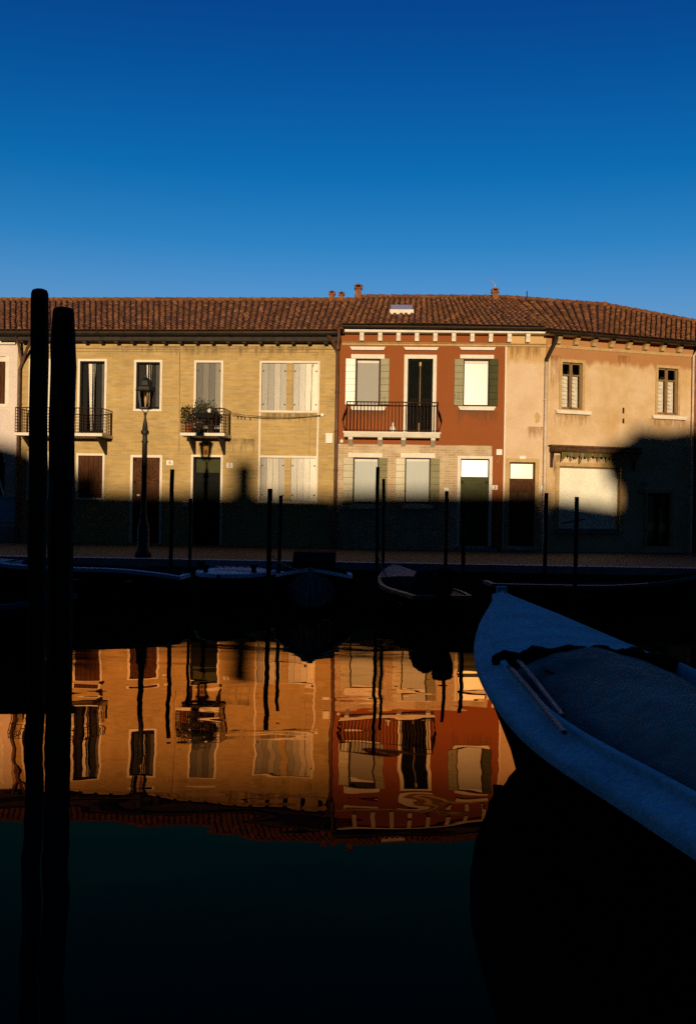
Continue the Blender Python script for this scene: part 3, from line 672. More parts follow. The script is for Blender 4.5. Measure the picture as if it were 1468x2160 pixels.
# ---------------------------------------------------------------- narrow beige bay
H = HN; wN = -(xe - xm)
r = H.R(1073, 975, 1127, 1152); H.holes.append(r); a, b, c, d = r
dr = surround(r, .12, .03, bottom=False).build('door', 'string', H.root)
zt = H.L(1100, 1010)[1]
g = G(); g.box(a + .04, b - .06, .10, .12, zt + .01, d - .05); g.build('transom_pane', 'frosted', dr)
g = G(); g.box(a, b, .08, .12, zt - .09, zt); g.box(a, a + .04, .08, .12, zt, d); g.box(b - .06, b, .08, .12, zt, d); g.box(a, b, .08, .12, d - .05, d); g.box(a, b, .11, .14, c, zt - .09)
for (p0, p1, q0, q1) in ((a, a + .09, c, zt - .09), (b - .09, b, c, zt - .09), (a + .1, (a + b) / 2 - .03, zt - .95, zt - .2), ((a + b) / 2 + .03, b - .1, zt - .95, zt - .2), (a, b, c, c + .15)): g.box(p0, p1, .09, .11, q0, q1)
g.build('door_leaf', 'brownwood', dr); handle(dr, b - .15, .09, c + 1.05)
a1, b1_, c1, d1 = H.R(1095, 962, 1108, 968); g = G(); g.box(a1, b1_, -.05, 0, c1, d1); g.build('door_light', 'plastic_white', H.root)
plate(H, H.R(1133, 1024.5, 1143.5, 1034), '2')
g = G(); a1, z = H.L(1133, 882); n = 14
wall(H, 'wall', 'beige', wN, 0, BASE, HR.L(900, 705)[1] + .2, holes=H.holes)
xx = [H.L(1114, 705, ys)[0], H.L(1075, 705, ys)[0]]
cornice(H, wN, -.0, zc, 2, ys, x_first=H.L(1075, 705, ys)[0], per=per)
g = G(); zs_ = H.L(1100, 725)[1]; zt_ = H.L(1100, 731)[1]; g.prism([(-.05, zs_), (-.08, zs_ - .025), (-.03, (zs_ + zt_) / 2), (-.04, zt_), (0, zt_ - .02), (0, zs_ + .01)], 'x', wN, 0); g.build('string_moulding', 'string', H.root)
g = G(); g.box(a - .2, b + .2, -.3, 0, BASE, H.L(1100, 1158)[1]); g.build('doorstep', 'kerb', H.root)
g = G(); g.box(wN, 0, -.36, -.0, zc + .004, zc + .05); g.build('eaves_boards', 'wood_dark', H.root)
# patch of bare render on the beige wall
g = G(); cx, cz = H.L(1133, 881); n = 16
g.add([(cx + .085 * (1 + .25 * sin(5 * t)) * cos(t), -.006, cz + .17 * (1 + .15 * cos(3 * t)) * sin(t)) for t in [2 * pi * k / n for k in range(n)]], [tuple(range(n))]); g.build('render_patch', 'string', H.root)

# ---------------------------------------------------------------- ochre house
H = HO; XR = H.L(1459, 900)[0]
def casement(H, px, frame_w, sill):
    r = H.R(*px); H.holes.append(r); a, b, c, d = r; w = surround(r, frame_w, .035, bottom=False).build('window', 'string', H.root); room(w, a, b, c, d, .8)
    g = G(); m = (a + b) / 2; f = .05
    for (p0, p1) in ((a, a + f), (m - f, m + f), (b - f, b)): g.box(p0, p1, .07, .12, c, d)
    g.box(a, b, .07, .12, d - .05, d); g.box(a, b, .07, .12, c, c + .08); g.box(a, b, .075, .12, d - .42, d - .37); g.build('sash', 'brownframe', w)
    q = G(); q.quad((a, .10, c), (b, .10, c), (b, .10, d), (a, .10, d)); q.build('pane', 'glass', w)
    for (p0, p1) in ((a + f, m - f), (m + f, b - f)):
        folds(p0 - .02, p0 + (p1 - p0) * .9, c, d - .4, .15, .012, .06, gr(.95)).build('curtain', 'curtain', w)
        g = G(); g.tone = gr(1.2); z = c + .1
        while z < d - .45:
            g.tube([(p0, .132, z), (p0 + (p1 - p0) * .45, .126, z - .03), (p0 + (p1 - p0) * .85, .132, z)], .014, 4); z += .13
        g.build('curtain_trim', 'curtain', w)
    A, B, C_, D = H.R(*sill); g = G(); g.prism([(A, D), (B, D), (B - .05, C_), (A + .05, C_)], 'y', -.13, .03); g.build('sill', 'trim', w)
def stain_mat(name, col, seed):
    m = bpy.data.materials.new(name); m.use_nodes = True; nt = m.node_tree; L = nt.links; b = nt.nodes['Principled BSDF']; b.inputs['Base Color'].default_value = (*col, 1); b.inputs['Roughness'].default_value = .95; b.inputs['Specular IOR Level'].default_value = .05
    tc = nd(nt, 'ShaderNodeTexCoord'); sp = nd(nt, 'ShaderNodeSeparateXYZ'); L.new(tc.outputs['Generated'], sp.inputs[0])
    mp = nd(nt, 'ShaderNodeMapping'); mp.inputs['Scale'].default_value = (5, 1, .8); mp.inputs['Location'].default_value = (seed, 0, 0); L.new(tc.outputs['Object'], mp.inputs[0])
    nz = nd(nt, 'ShaderNodeTexNoise'); nz.inputs['Scale'].default_value = 1.7; nz.inputs['Detail'].default_value = 7; nz.inputs['Roughness'].default_value = .7; L.new(mp.outputs[0], nz.inputs['Vector'])
    a = nd(nt, 'ShaderNodeMath'); a.operation = 'MULTIPLY_ADD'; a.inputs[1].default_value = 2.2; L.new(nz.outputs['Fac'], a.inputs[0]); a.inputs[2].default_value = -1.75
    a2 = nd(nt, 'ShaderNodeMath'); a2.operation = 'ADD'; L.new(a.outputs[0], a2.inputs[0]); L.new(sp.outputs['Z'], a2.inputs[1])
    e1 = nd(nt, 'ShaderNodeMath'); e1.operation = 'PINGPONG'; e1.inputs[1].default_value = .5; L.new(sp.outputs['X'], e1.inputs[0])
    e2 = nd(nt, 'ShaderNodeMapRange'); e2.inputs[1].default_value = 0; e2.inputs[2].default_value = .12; L.new(e1.outputs[0], e2.inputs[0])
    a3 = nd(nt, 'ShaderNodeMath'); a3.operation = 'MULTIPLY'; a3.use_clamp = True; L.new(a2.outputs[0], a3.inputs[0]); L.new(e2.outputs[0], a3.inputs[1]); L.new(a3.outputs[0], b.inputs['Alpha'])
    return m
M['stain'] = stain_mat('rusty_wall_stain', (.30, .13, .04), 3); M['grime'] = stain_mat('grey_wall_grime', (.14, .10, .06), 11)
def stain(H, px, name='wall_stain', m='stain', y=-.004):
    a, b, c, d = H.R(*px); g = G(); g.quad((a, y, c), (b, y, c), (b, y, d), (a, y, d)); return g.build(name, m, H.root)
M['brownframe'] = mat('ochre_window_wood', (.22, .13, .05), .6, .15, 6)
casement(H, (1184, 765, 1227, 864), .085, (1168, 867, 1244, 874))
casement(H, (1386, 777, 1428, 875), .085, (1371, 878, 1444, 885))
# shop window
r = H.R(1177, 985, 1307, 1119); H.holes.append(r); a, b, c, d = r
w = surround(r, .12, .04, bottom=False).build('shop_window', 'string', H.root)
g = G(); f = .05; g.box(a, a + f, .04, .12, c, d); g.box(b - f, b, .04, .12, c, d); g.box(a, b, .04, .12, d - f, d); g.box(a, b, .04, .12, c, c + f); g.build('frame', 'brownframe', w)
g = G(); g.box(a + f, b - f, .09, .11, c + f, d - f); g.build('pane', 'shop_pane', w)
g = G(); g.box(a - .1, b + .1, -.1, .04, c - .1, c); g.build('sill', 'kerb', w)
# shop door in the shade
r = H.R(1364, 1040, 1412, 1152); H.holes.append(r); a, b, c, d = r
w = surround(r, .1, .04, bottom=False).build('shop_door', 'string', H.root); room(w, a, b, c, d)
g = G(); m = (a + b) / 2; f = .06
for p0 in (a, m - f, b - f): g.box(p0, p0 + (2 * f if p0 == m - f else f), .07, .12, c, d)
g.box(a, b, .07, .12, d - .07, d); g.box(a, b, .07, .12, c, c + .12); g.build('sash', 'black', w)
q = G(); q.quad((a, .10, c), (b, .10, c), (b, .10, d), (a, .10, d)); q.build('pane', 'glass', w)
folds(a + f, m - f, c, d - .1, .2, .02, .08, (.5, .6, .62)).build('curtain', 'curtain', w)
folds(m + f, m + f + .22, c, d - .5, .2, .02, .08, (.5, .6, .62)).build('curtain', 'curtain', w)
handle(w, m - .05, .07, c + 1.05)
for (q, nm) in (((1346, 1031, 1357, 1040), 'notice_board'), ((1352, 1016, 1364, 1023), 'notice_board')):
    A, B, C_, D = H.R(*q); g = G(); g.box(A, B, -.03, 0, C_, D); g.build(nm, 'kerb', H.root)
# rolled awning: cassette with arms and ragged fringe
a, z0 = H.L(1163, 945, -.25); b, z1 = H.L(1352, 956, -.25)
g = G(); g.tube([(a, -.22, z0 - .02), (b, -.22, z0 - .05)], .10, 10); g.box(a, b, -.28, -.0, z0 + .06, z0 + .11)
aw = g.build('awning', 'rust', H.root)
g = G(); n = 60
for i in range(n):
    xa = a + .35 + (b - a - .45) * i / n; xb = a + .35 + (b - a - .45) * (i + 1) / n
    h = .12 + .09 * random.random() + (.12 if i % 7 == 0 else 0); g.tone = random.choice((gr(.9), gr(.5), (.5, .6, .3), (.8, .6, .3)))
    g.add([(xa, -.26, z0 - .1), (xb, -.26, z0 - .1), (xb, -.255, z0 - .1 - h), (xa, -.255, z0 - .1 - h * random.uniform(.7, 1.1))], [(0, 1, 2, 3)])
g.build('fringe', 'creamshut', aw)
for x in (a + .12, b - .12): g = G(); g.tube([(x, -.02, z0 - .55), (x, -.20, z0 - .08)], .018, 5); g.box(x - .04, x + .04, -.05, 0, z0 - .6, z0 - .1); g.build('arm', 'iron', aw)
# little anchor plates between the windows
for q in ((1312, 860, 1315, 872), (1312, 883, 1315, 893)):
    A, B, C_, D = H.R(*q); g = G(); g.box(A, B, -.03, 0, C_, D); g.build('wall_anchor', 'iron', H.root)
WTo = H.L(1160, 712)[1] + .25
wall(H, 'wall', 'ochre', 0, XR, BASE, WTo, holes=H.holes)
# cornice follows the eaves
zc1 = H.L(1160, 701, -.32)[1]; x = H.L(1184, 711, -.32)[0]; pr = (H.L(1440, 735, -.32)[0] - x) / 7.0
def band(H, xa, xb, zt, hgt, yf, name, m, zt2=None):
    g = G(); zt2 = zt if zt2 is None else zt2
    g.add([(xa, yf, zt), (xb, yf, zt2), (xb, 0, zt2), (xa, 0, zt), (xa, yf + .03, zt - hgt), (xb, yf + .03, zt2 - hgt), (xb, 0, zt2 - hgt), (xa, 0, zt - hgt)], [(0, 1, 2, 3), (4, 7, 6, 5), (0, 4, 5, 1), (0, 3, 7, 4), (1, 5, 6, 2)])
    return g.build(name, m, H.root)
zL, zR = H.L(1160, 701, -.32)[1], H.L(1456, 723, -.32)[1]
zAt = lambda x: zL + (zR - zL) * x / XR
co = band(H, 0.03, XR, zAt(.03), .05, -.34, 'cornice', 'trim', zAt(XR))
for k in range(8):
    xx = x + pr * k
    if xx < XR - .1:
        z = zAt(xx) - .05; g = G(); g.prism([(-.002, z), (-.27, z), (-.27, z - .07), (-.18, z - .16), (-.14, z - .24), (-.002, z - .27)], 'x', xx - .07, xx + .07); g.build('modillion', 'string', co)
zL2, zR2 = H.L(1160, 727)[1], H.L(1456, 748)[1]
band(H, 0.03, XR, zL2, .09, -.06, 'string_moulding', 'string', zR2)
ro4, E4, Rg4 = roof(H, [(1146, 694), (1270, 704), (1476, 722)], [(1066, 628.5), (1276, 644), (1476, 681)], -.45, 4.6)
gutter(H, E4[0][0] + .1, E4[2][0], -.5, E4[0][2] - .05, E4[2][2] - .05, .085)
g = G(); g.add([(0, -.36, zAt(0) + .006), (XR, -.36, zAt(XR) + .006), (XR, 0, zAt(XR) + .006), (0, 0, zAt(0) + .006)], [(0, 1, 2, 3)]); g.build('eaves_boards', 'wood_dark', H.root)
downpipe(H, [(.10, -.5, E4[0][2] - .12), (.08, -.5, E4[0][2] - .35), (-.02, -.12, E4[0][2] - .85), (-.02, -.10, E4[0][2] - .95)], .06, 'gutter')
downpipe(H, [(-.02, -.10, E4[0][2] - .95), (-.02, -.10, .0)], .055, 'pipe_pale')
g = G(); q = H.L(1111, 614, 4.2); z0 = H.L(1111, 633, 4.2)[1]; g.tube([(q[0], 4.2, z0 - .3), (q[0], 4.2, q[1])], .02, 5); g.build('vent_pipe', 'iron', ro4)
q = H.L(1275, 640, 4.5); g = G(); g.lathe([(.11, q[1] - .15), (.13, q[1]), (.07, q[1] + .06)], q[0], 4.5, 8); g.build('ridge_vent', 'soot', ro4)
downpipe(H, [(XR - .06, -.4, H.L(1456, 735)[1]), (XR - .06, -.10, H.L(1456, 752)[1]), (XR - .06, -.10, 0)], .04, 'pipe_pale')
# next house beyond, a dark red sliver at the frame edge
pe = H.W(XR, 0, 0); HE = House('dark_red_house', 'sliver of dark red house at the right edge, beyond the ochre house', pe[0], pe[1], A4)
wall(HE, 'wall', 'soot', .01, 6, BASE, WTo - .3, y=.03)
ro5, E5, Rg5 = roof(HE, [(1477, 722), (1560, 731)], [(1477, 681), (1560, 700)], -.40, 4.6)
r = HE.R(1490, 780, 1530, 880)
surround(r, .08).build('window', 'string', HE.root)

stain(HO, (1164, 873, 1248, 925)); stain(HO, (1366, 884, 1450, 930)); stain(HO, (1158, 750, 1182, 960)); stain(HO, (1300, 750, 1330, 800)); stain(HO, (1160, 960, 1180, 1150), m='grime')
stain(HN, (1068, 732, 1146, 790), m='stain'); stain(HN, (1110, 900, 1146, 985)); stain(HN, (1066, 1040, 1148, 1155), m='grime')
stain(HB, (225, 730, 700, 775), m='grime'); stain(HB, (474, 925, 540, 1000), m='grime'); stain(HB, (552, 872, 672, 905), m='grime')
stain(HR, (730, 866, 822, 915), m='grime'); stain(HR, (958, 866, 1052, 930), m='grime')
# ---------------------------------------------------------------- white house at the left edge
H = HW
r = H.R(-40, 752, 13, 852); H.holes.append(r); w = surround(r, .09, .03).build('window', 'trim', H.root); a, b, c, d = r
planks(r, 8, [(.75, .32, .28), (.6, .26, .2), (.9, .42, .35)], .08).build('shutter', 'brownwood', w)
g = G(); g.box(a, b, .03, .08, d - .16, d); g.build('blind_box', 'stone', w)
g = G(); A, B, C_, D = H.R(14, 752, 22, 852); g.box(A, B, -.05, 0, C_, D); g.build('shutter_leaf', 'stone', w)
r = H.R(-40, 940, 12, 1048); H.holes.append(r); a, b, c, d = r
w = surround(r, .05, .03, bottom=True).build('arched_window', 'trim', H.root)
g = G(); g.box(a, b, .10, .14, c, d); g.build('door_leaf', 'black', w)
# arch fillers
g = G(); xc = b - .55; n = 8; pts = [(b, d)] + [(xc + .55 * cos(t), d - .55 + .55 * sin(t)) for t in [pi / 2 * (1 - k / n) for k in range(n + 1)]]
pts = [(b, d), (b, d - .55)] + [(xc + .55 * cos(pi / 2 * k / n), d - .55 + .55 * sin(pi / 2 * k / n)) for k in range(n + 1)]
g.prism(pts, 'y', -.001, .12); g.build('arch_spandrel', 'white_plaster', w)
g = G(); g.tube([(xc + .55 * cos(pi / 2 * k / n), -.02, d - .55 + .55 * sin(pi / 2 * k / n)) for k in range(n + 1)] + [(b, -.02, c)], .04, 6); g.build('arch_moulding', 'trim', w)
wall(H, 'wall', 'white_plaster', -6, 0, BASE, WT - .05, y=-.04 + .0, holes=H.holes)
g = G(); za, zb2 = H.L(10, 1050)[1], H.L(10, 1101)[1]; g.box(-6, .0, -.09, -.04, zb2, za); g.box(-6, 0, -.12, -.04, za, za + .06); g.build('stone_base', 'boat_pale', H.root)
za, zb2, z3 = H.L(10, 704, -.15)[1], H.L(10, 718, -.15)[1], H.L(10, 727, -.15)[1]
g = G(); g.prism([(-.32, za), (-.30, zb2 + .04), (-.18, zb2), (-.16, z3 + .02), (-.06, z3), (0, z3), (0, za)], 'x', -6, -.05); g.build('cornice', 'stone', H.root)
if True:
    g = G(); g.box(H.L(0, 1100)[0] - .2, 0, -.1, 0, BASE, zb2 * 0 + .5); g.build('base_band', 'kerb', H.root)

# ---------------------------------------------------------------- setting: ground, quay, water
def struct(g, name, m, kind='structure', par=None):
    o = g.build(name, m, par); o['kind'] = kind; return o
QY = 22.9    # quay edge distance
qa = radians(-1.2)
def q(x, y, z): return (x * cos(qa) - (y) * sin(qa), QY + x * sin(qa) + y * cos(qa), z)
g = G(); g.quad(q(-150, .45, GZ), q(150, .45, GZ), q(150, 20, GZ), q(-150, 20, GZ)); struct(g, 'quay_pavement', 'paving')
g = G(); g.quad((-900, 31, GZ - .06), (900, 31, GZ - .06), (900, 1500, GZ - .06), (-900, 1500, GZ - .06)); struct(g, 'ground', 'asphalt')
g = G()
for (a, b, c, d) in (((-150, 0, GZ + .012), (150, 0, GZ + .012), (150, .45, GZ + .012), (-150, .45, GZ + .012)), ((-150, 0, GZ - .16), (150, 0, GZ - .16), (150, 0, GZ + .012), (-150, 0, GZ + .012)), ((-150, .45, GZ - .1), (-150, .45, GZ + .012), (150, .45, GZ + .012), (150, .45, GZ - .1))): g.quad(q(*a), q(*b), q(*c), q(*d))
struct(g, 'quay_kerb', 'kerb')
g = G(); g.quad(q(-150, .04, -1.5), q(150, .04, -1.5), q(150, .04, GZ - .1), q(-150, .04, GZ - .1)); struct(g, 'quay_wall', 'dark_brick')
g = G(); g.quad((-150, -900, GZ), (150, -900, GZ), (150, 1.0, GZ), (-150, 1.0, GZ)); g.quad((-150, 1.0, -1.5), (150, 1.0, -1.5), (150, 1.0, GZ), (-150, 1.0, GZ)); struct(g, 'near_bank_pavement', 'paving')

wm = bpy.data.materials.new('canal_water'); wm.use_nodes = True; nt = wm.node_tree; L = nt.links; nt.nodes.remove(nt.nodes['Principled BSDF'])
gl = nd(nt, 'ShaderNodeBsdfGlossy'); gl.inputs['Roughness'].default_value = .004; gl.inputs['Color'].default_value = (1.0, .49, .19, 1)
df = nd(nt, 'ShaderNodeBsdfDiffuse'); df.inputs['Color'].default_value = (.003, .004, .004, 1)
fr = nd(nt, 'ShaderNodeFresnel'); fr.inputs[0].default_value = 1.36
mr = nd(nt, 'ShaderNodeValToRGB'); e_ = mr.color_ramp.elements; e_[0].position = .05; e_[0].color = (.012, .012, .012, 1); e_[1].position = .40; e_[1].color = (.64, .64, .64, 1)
for p_, c_ in ((.165, .06), (.190, .06), (.212, .13), (.24, .31), (.285, .50)): q_ = e_.new(p_); q_.color = (c_, c_, c_, 1)
mxs = nd(nt, 'ShaderNodeMixShader')
tc = nd(nt, 'ShaderNodeTexCoord'); mp = nd(nt, 'ShaderNodeMapping'); mp.inputs['Scale'].default_value = (.8, 1, 1)
L.new(tc.outputs['Object'], mp.inputs[0])
nz = nd(nt, 'ShaderNodeTexNoise'); nz.inputs['Scale'].default_value = .8; nz.inputs['Detail'].default_value = 2.6; nz.inputs['Roughness'].default_value = .36; nz.inputs['Distortion'].default_value = .3
L.new(mp.outputs[0], nz.inputs['Vector'])
bp = nd(nt, 'ShaderNodeBump'); bp.inputs['Distance'].default_value = .0115; bp.inputs['Strength'].default_value = 1
L.new(nz.outputs['Fac'], bp.inputs['Height']); L.new(bp.outputs[0], gl.inputs['Normal']); L.new(fr.outputs[0], mr.inputs[0])
L.new(mr.outputs[0], mxs.inputs[0]); L.new(df.outputs[0], mxs.inputs[1]); L.new(gl.outputs[0], mxs.inputs[2]); L.new(mxs.outputs[0], nt.nodes['Material Output'].inputs[0])
M['water'] = wm
g = G(); g.quad((-150, .9, 0), (150, .9, 0), (150, 27, 0), (-150, 27, 0)); struct(g, 'canal_water', 'water')

# ---------------------------------------------------------------- the near bank's houses behind the camera (they shade the canal)
d_ = (sin(SUN_AZ) * cos(SUN_EL), cos(SUN_AZ) * cos(SUN_EL), -sin(SUN_EL))
YO = -48.0
def occ(H, px, py, Yo=YO):
    x, z = H.L(px, py); P = H.W(x, 0, z); t = (P[1] - Yo) / d_[1]; return (P[0] - d_[0] * t, P[2] - d_[2] * t)
def bank_house(label, prof, Yo=YO, dep=6.0, chim=()):
    o = empty('near_bank_house', (0, Yo, 0)); tag(o, label, 'house', 'houses of the near bank')
    g = G(); lo = min(z for x, z in prof)
    xs0, xs1 = prof[0][0], prof[-1][0]; ws0, ws1 = xs0, xs1
    g.box(ws0 + .01, ws1 - .01, -dep, dep, GZ - .1, lo - 1.6); g.build('wall', 'concrete', o)
    g = G()
    if len(prof) == 2:       # ridge parallel to the canal
        (xa, za), (xb, zb) = prof
        g.add([(xa, 0, za), (xb, 0, zb), (xa, -dep - .4, za - 2.4), (xb, -dep - .4, zb - 2.4), (xa, dep + .4, za - 2.4), (xb, dep + .4, zb - 2.4)], [(0, 1, 5, 4), (0, 2, 3, 1), (0, 4, 2), (1, 3, 5), (2, 4, 5, 3)])
    else:                    # gable towards the canal
        n = len(prof); base = [(prof[-1][0], lo - 1.7), (prof[0][0], lo - 1.7)]; g.prism(list(prof) + base, 'y', -dep, dep)
    ro = g.build('roof', 'soot', o)
    for x, z, w in chim:
        g = G(); g.box(x - w / 2, x + w / 2, -.25, .25, lo - .6, z - .12); g.box(x - w * .6, x + w * .6, -.3, .3, z - .12, z); g.build('chimney', 'soot', ro)
    for k in range(int((ws1 - ws0) / 2.6)):
        g = G(); x = ws0 + 1 + k * 2.6; g.box(x, x + .9, dep, dep + .05, 2.0, 3.4)
        if x + 1 < ws1: g.build('window', 'black', o)
    return o
p1 = occ(HB, 165, 1032); p2 = occ(HB, 708, 1042); cA = occ(HB, 188, 1014); cB = occ(HB, 515, 988)
bank_house('low house behind the camera whose ridge and chimneys shade the yellow house', [p1, p2], chim=((cA[0], cA[1] + .3, .7), (cB[0], cB[1] + .25, .8)))
p3 = occ(HR, 712, 1036); p4 = occ(HR, 1150, 1034); bank_house('house behind the camera that shades the ground floor of the red house', [(p3[0], p3[1]), p4])
p5 = occ(HO, 1155, 1046); p6 = occ(HO, 1330, 1070); bank_house('low house behind the camera that shades the shop window', [p5, p6])
e1 = occ(HO, 1274, 990); e2 = occ(HO, 1345, 955); e3 = occ(HO, 1470, 938); w1 = occ(HO, 1318, 1005); e4 = occ(HO, 1500, 935)
o = empty('near_bank_house', (0, YO, 0)); tag(o, 'tall house behind the camera that throws the dark block over the ochre house', 'house', 'houses of the near bank')
g = G(); g.box(w1[0], e4[0] + 12, -6, 6, GZ - .1, w1[1]); g.build('wall', 'concrete', o)
g = G(); g.prism([(e1[0], e1[1]), (w1[0] + .3, w1[1] - .05), (e4[0] + 12.5, w1[1] - .05), (e4[0] + 12.5, e4[1]), (e4[0] + 4, e4[1] + .3), e3, e2], 'y', -6.4, 6.4); ro = g.build('roof', 'soot', o)
c = occ(HO, 1362, 917); g = G(); g.box(c[0] - .5, c[0] + .5, -.3, .3, e2[1] - 1, c[1] + .2); g.build('chimney', 'soot', ro)
l1 = occ(HB, 170, 1030); l2 = occ(HB, 62, 980); l3 = occ(HB, 20, 968); o = empty('near_bank_house', (0, YO, 0)); tag(o, 'tall house behind the camera that shades the left end of the row', 'house', 'houses of the near bank')
g = G(); g.box(l3[0] - 20, l1[0] - .05, -6, 6, GZ - .1, l1[1] - .4); g.build('wall', 'concrete', o)
g = G(); g.prism([(l3[0] - 21, l3[1]), l3, l2, l1, (l1[0], l1[1] - .6), (l3[0] - 21, l1[1] - .6)], 'y', -6, 6); g.build('roof', 'soot', o)

# ---------------------------------------------------------------- timber in the water
def post(name, label, px0, py0, px1, Y, w, m='pole', group=None, taper=1.0, wave=.01, cat='mooring pole', head=None, z0=-1.2):
    """px0,py0: top; px1: column where it meets the water"""
    T = atY(px0, py0, Y); yb = 1080 + CZ * F / Y; B = atY(px1, yb, Y); k = 9; pts = []; rs = []
    o = empty(name, (B[0], Y, 0)); dx = T[0] - B[0]; H_ = T[2]
    for i in range(k + 1):
        t = i / k; z = z0 + (H_ - z0) * t; s = z / H_
        pts.append((dx * s + (random.uniform(-wave, wave) if 0 < i < k else 0), random.uniform(-wave, wave), z)); rs.append(w / 2 * (taper + (1 - taper) * (1 - t)) if taper < 1 else w / 2)
    if head: pts = [p for p in pts if p[2] < H_ - head[-1][1]]; rs = rs[:len(pts)]; pts += [(dx, 0, H_ - dz) for r_, dz in reversed(head)]; rs += [r_ for r_, dz in reversed(head)]
    g = G(); g.tube(pts, rs, 12, True, True); ob = g.build('shaft', m, o)
    tag(o, label, cat, group)
    return o, T
post('timber_pile', 'tallest black timber pile rising above the roof line at left', 85, 610, 76, 10.0, .186, 'pile', 'thick black piles in the near water', cat='timber pile', head=[(.045, 0), (.072, .012), (.086, .045), (.089, .12)], z0=-1.5)
post('timber_pile', 'thicker black timber pile with a tapered head, right of the tallest one', 135, 650, 125, 10.8, .28, 'pile', 'thick black piles in the near water', cat='timber pile', head=[(.085, 0), (.108, .012), (.118, .06), (.139, .42)], z0=-1.5)
PG = 'thin mooring poles along the far quay'
post('mooring_pole', 'dark mooring pole between the two doors of the yellow brick house', 364, 990, 359, 20.9, .09, group=PG)
post('mooring_pole', 'short dark mooring pole beside the second door of the yellow house', 402, 1052, 400, 21.6, .07, group=PG)
post('mooring_pole', 'mooring pole before the left shutters of the paired ground floor windows', 570, 1031, 566, 20.4, .10, group=PG)
post('mooring_pole', 'slimmer grey mooring pole just right of the one before the paired windows', 593, 1045, 588, 21.4, .075, group=PG)
post('mooring_pole', 'tallest thin mooring pole, in front of the first ground floor window of the red house', 797, 985, 793, 20.6, .075, group=PG)
post('mooring_pole', 'mooring pole close to the right of the tallest one before the red house', 809, 1010, 808, 21.2, .065, group=PG)
post('mooring_pole', 'mooring pole left of the red house front door', 942, 1036, 938, 21.0, .075, group=PG)
post('mooring_pole', 'mooring pole in front of the red house front door', 978, 1075, 974, 20.2, .085, group=PG)
post('mooring_pole', 'dark mooring pole at the corner between the beige and ochre houses', 1152, 1040, 1146, 21.2, .085, group=PG)
o, T = post('mooring_pole', 'mooring pole with a thin crossbar in front of the shop window', 1216, 1048, 1210, 19.8, .085, group=PG)
g = G(); A = atY(1182, 1104, 19.8); B = atY(1232, 1095, 19.8); ox = o.location; g.tube([(A[0] - ox[0], -.05, A[2]), (B[0] - ox[0], -.05, B[2])], .012, 5); g.build('crossbar', 'pole', o)

def line(label, A, B, sag, cat='mooring line'):
    o = empty('mooring_line', A); tag(o, label, cat, 'mooring lines of the far boats'); g = G(); n = 12
    g.tube([((B[0] - A[0]) * t, (B[1] - A[1]) * t, (B[2] - A[2]) * t - sag * 4 * t * (1 - t)) for t in [k / n for k in range(n + 1)]], .011, 5); g.build('rope', 'rope', o)
line('slack rope from the high-bowed boat to the pole before the paired windows', atY(650, 1201, 18.55), atY(567, 1165, 20.4), .12)
line('slack rope from the small orange-rimmed boat to the tallest thin pole', atY(815, 1215, 19.9), atY(794, 1160, 20.6), .06)
# ---------------------------------------------------------------- street lamp
YL = 23.9; Tp = atY(308, 798, YL); Bs = atY(302, 1180, YL); lo = empty('street_lamp', (Bs[0], YL, GZ)); tag(lo, 'old iron street lamp with glass lantern standing before the yellow brick house', 'street lamp')
HL = Tp[2] - GZ; zpx = lambda py: atY(305, py, YL)[2] - GZ
g = G(); g.lathe([(.20, 0), (.20, .12), (.15, .18), (.14, .75), (.10, .85), (.085, .95), (.07, 1.1), (.062, zpx(935)), (.085, zpx(932)), (.06, zpx(928)), (.058, zpx(918)), (.095, zpx(914)), (.10, zpx(910)), (.07, zpx(907)), (.055, zpx(895)), (.025, zpx(882)), (.024, zpx(876)), (.045, zpx(873)), (.03, zpx(870))], 0, 0, 14); g.build('post', 'lamp_iron', lo)
def ring(r, z, n=6, ph=0): return [(r * cos(2 * pi * k / n + ph), r * sin(2 * pi * k / n + ph), z) for k in range(n)]
zb, zt = zpx(861), zpx(825); rb, rt = .14, .20
g = G(); g.lathe([(.06, zb - .03), (rb + .03, zb - .02), (rb + .03, zb + .01), (rb, zb + .015)], 0, 0, 6, False)
for a_, b_ in zip(ring(rb, zb), ring(rt, zt)): g.tube([a_, b_], .011, 4)
g.lathe([(rt + .02, zt - .01), (rt + .045, zt + .02), (rt + .03, zt + .09), (.15, zt + .13), (.13, zt + .24), (.07, zt + .30), (.03, zt + .33), (.035, zt + .38), (.01, HL)], 0, 0, 6, False)
for s_ in (-1, 1): g.tube([(0, 0, zpx(872)), (s_ * .05, 0, zpx(868)), (s_ * .10, 0, zb - .01)], .01, 4)
la = g.build('lantern', 'lamp_iron', lo)
g = G(); A, B = ring(rb - .002, zb + .01), ring(rt - .002, zt); g.add(A + B, [(k, (k + 1) % 6, 6 + (k + 1) % 6, 6 + k) for k in range(6)]); g.build('glass', 'lampglass', la)
g = G(); g.lathe([(.012, zb), (.02, zb + .1), (.035, zb + .22), (.01, zb + .3)], 0, 0, 8); g.build('bulb', 'plastic_white', la)

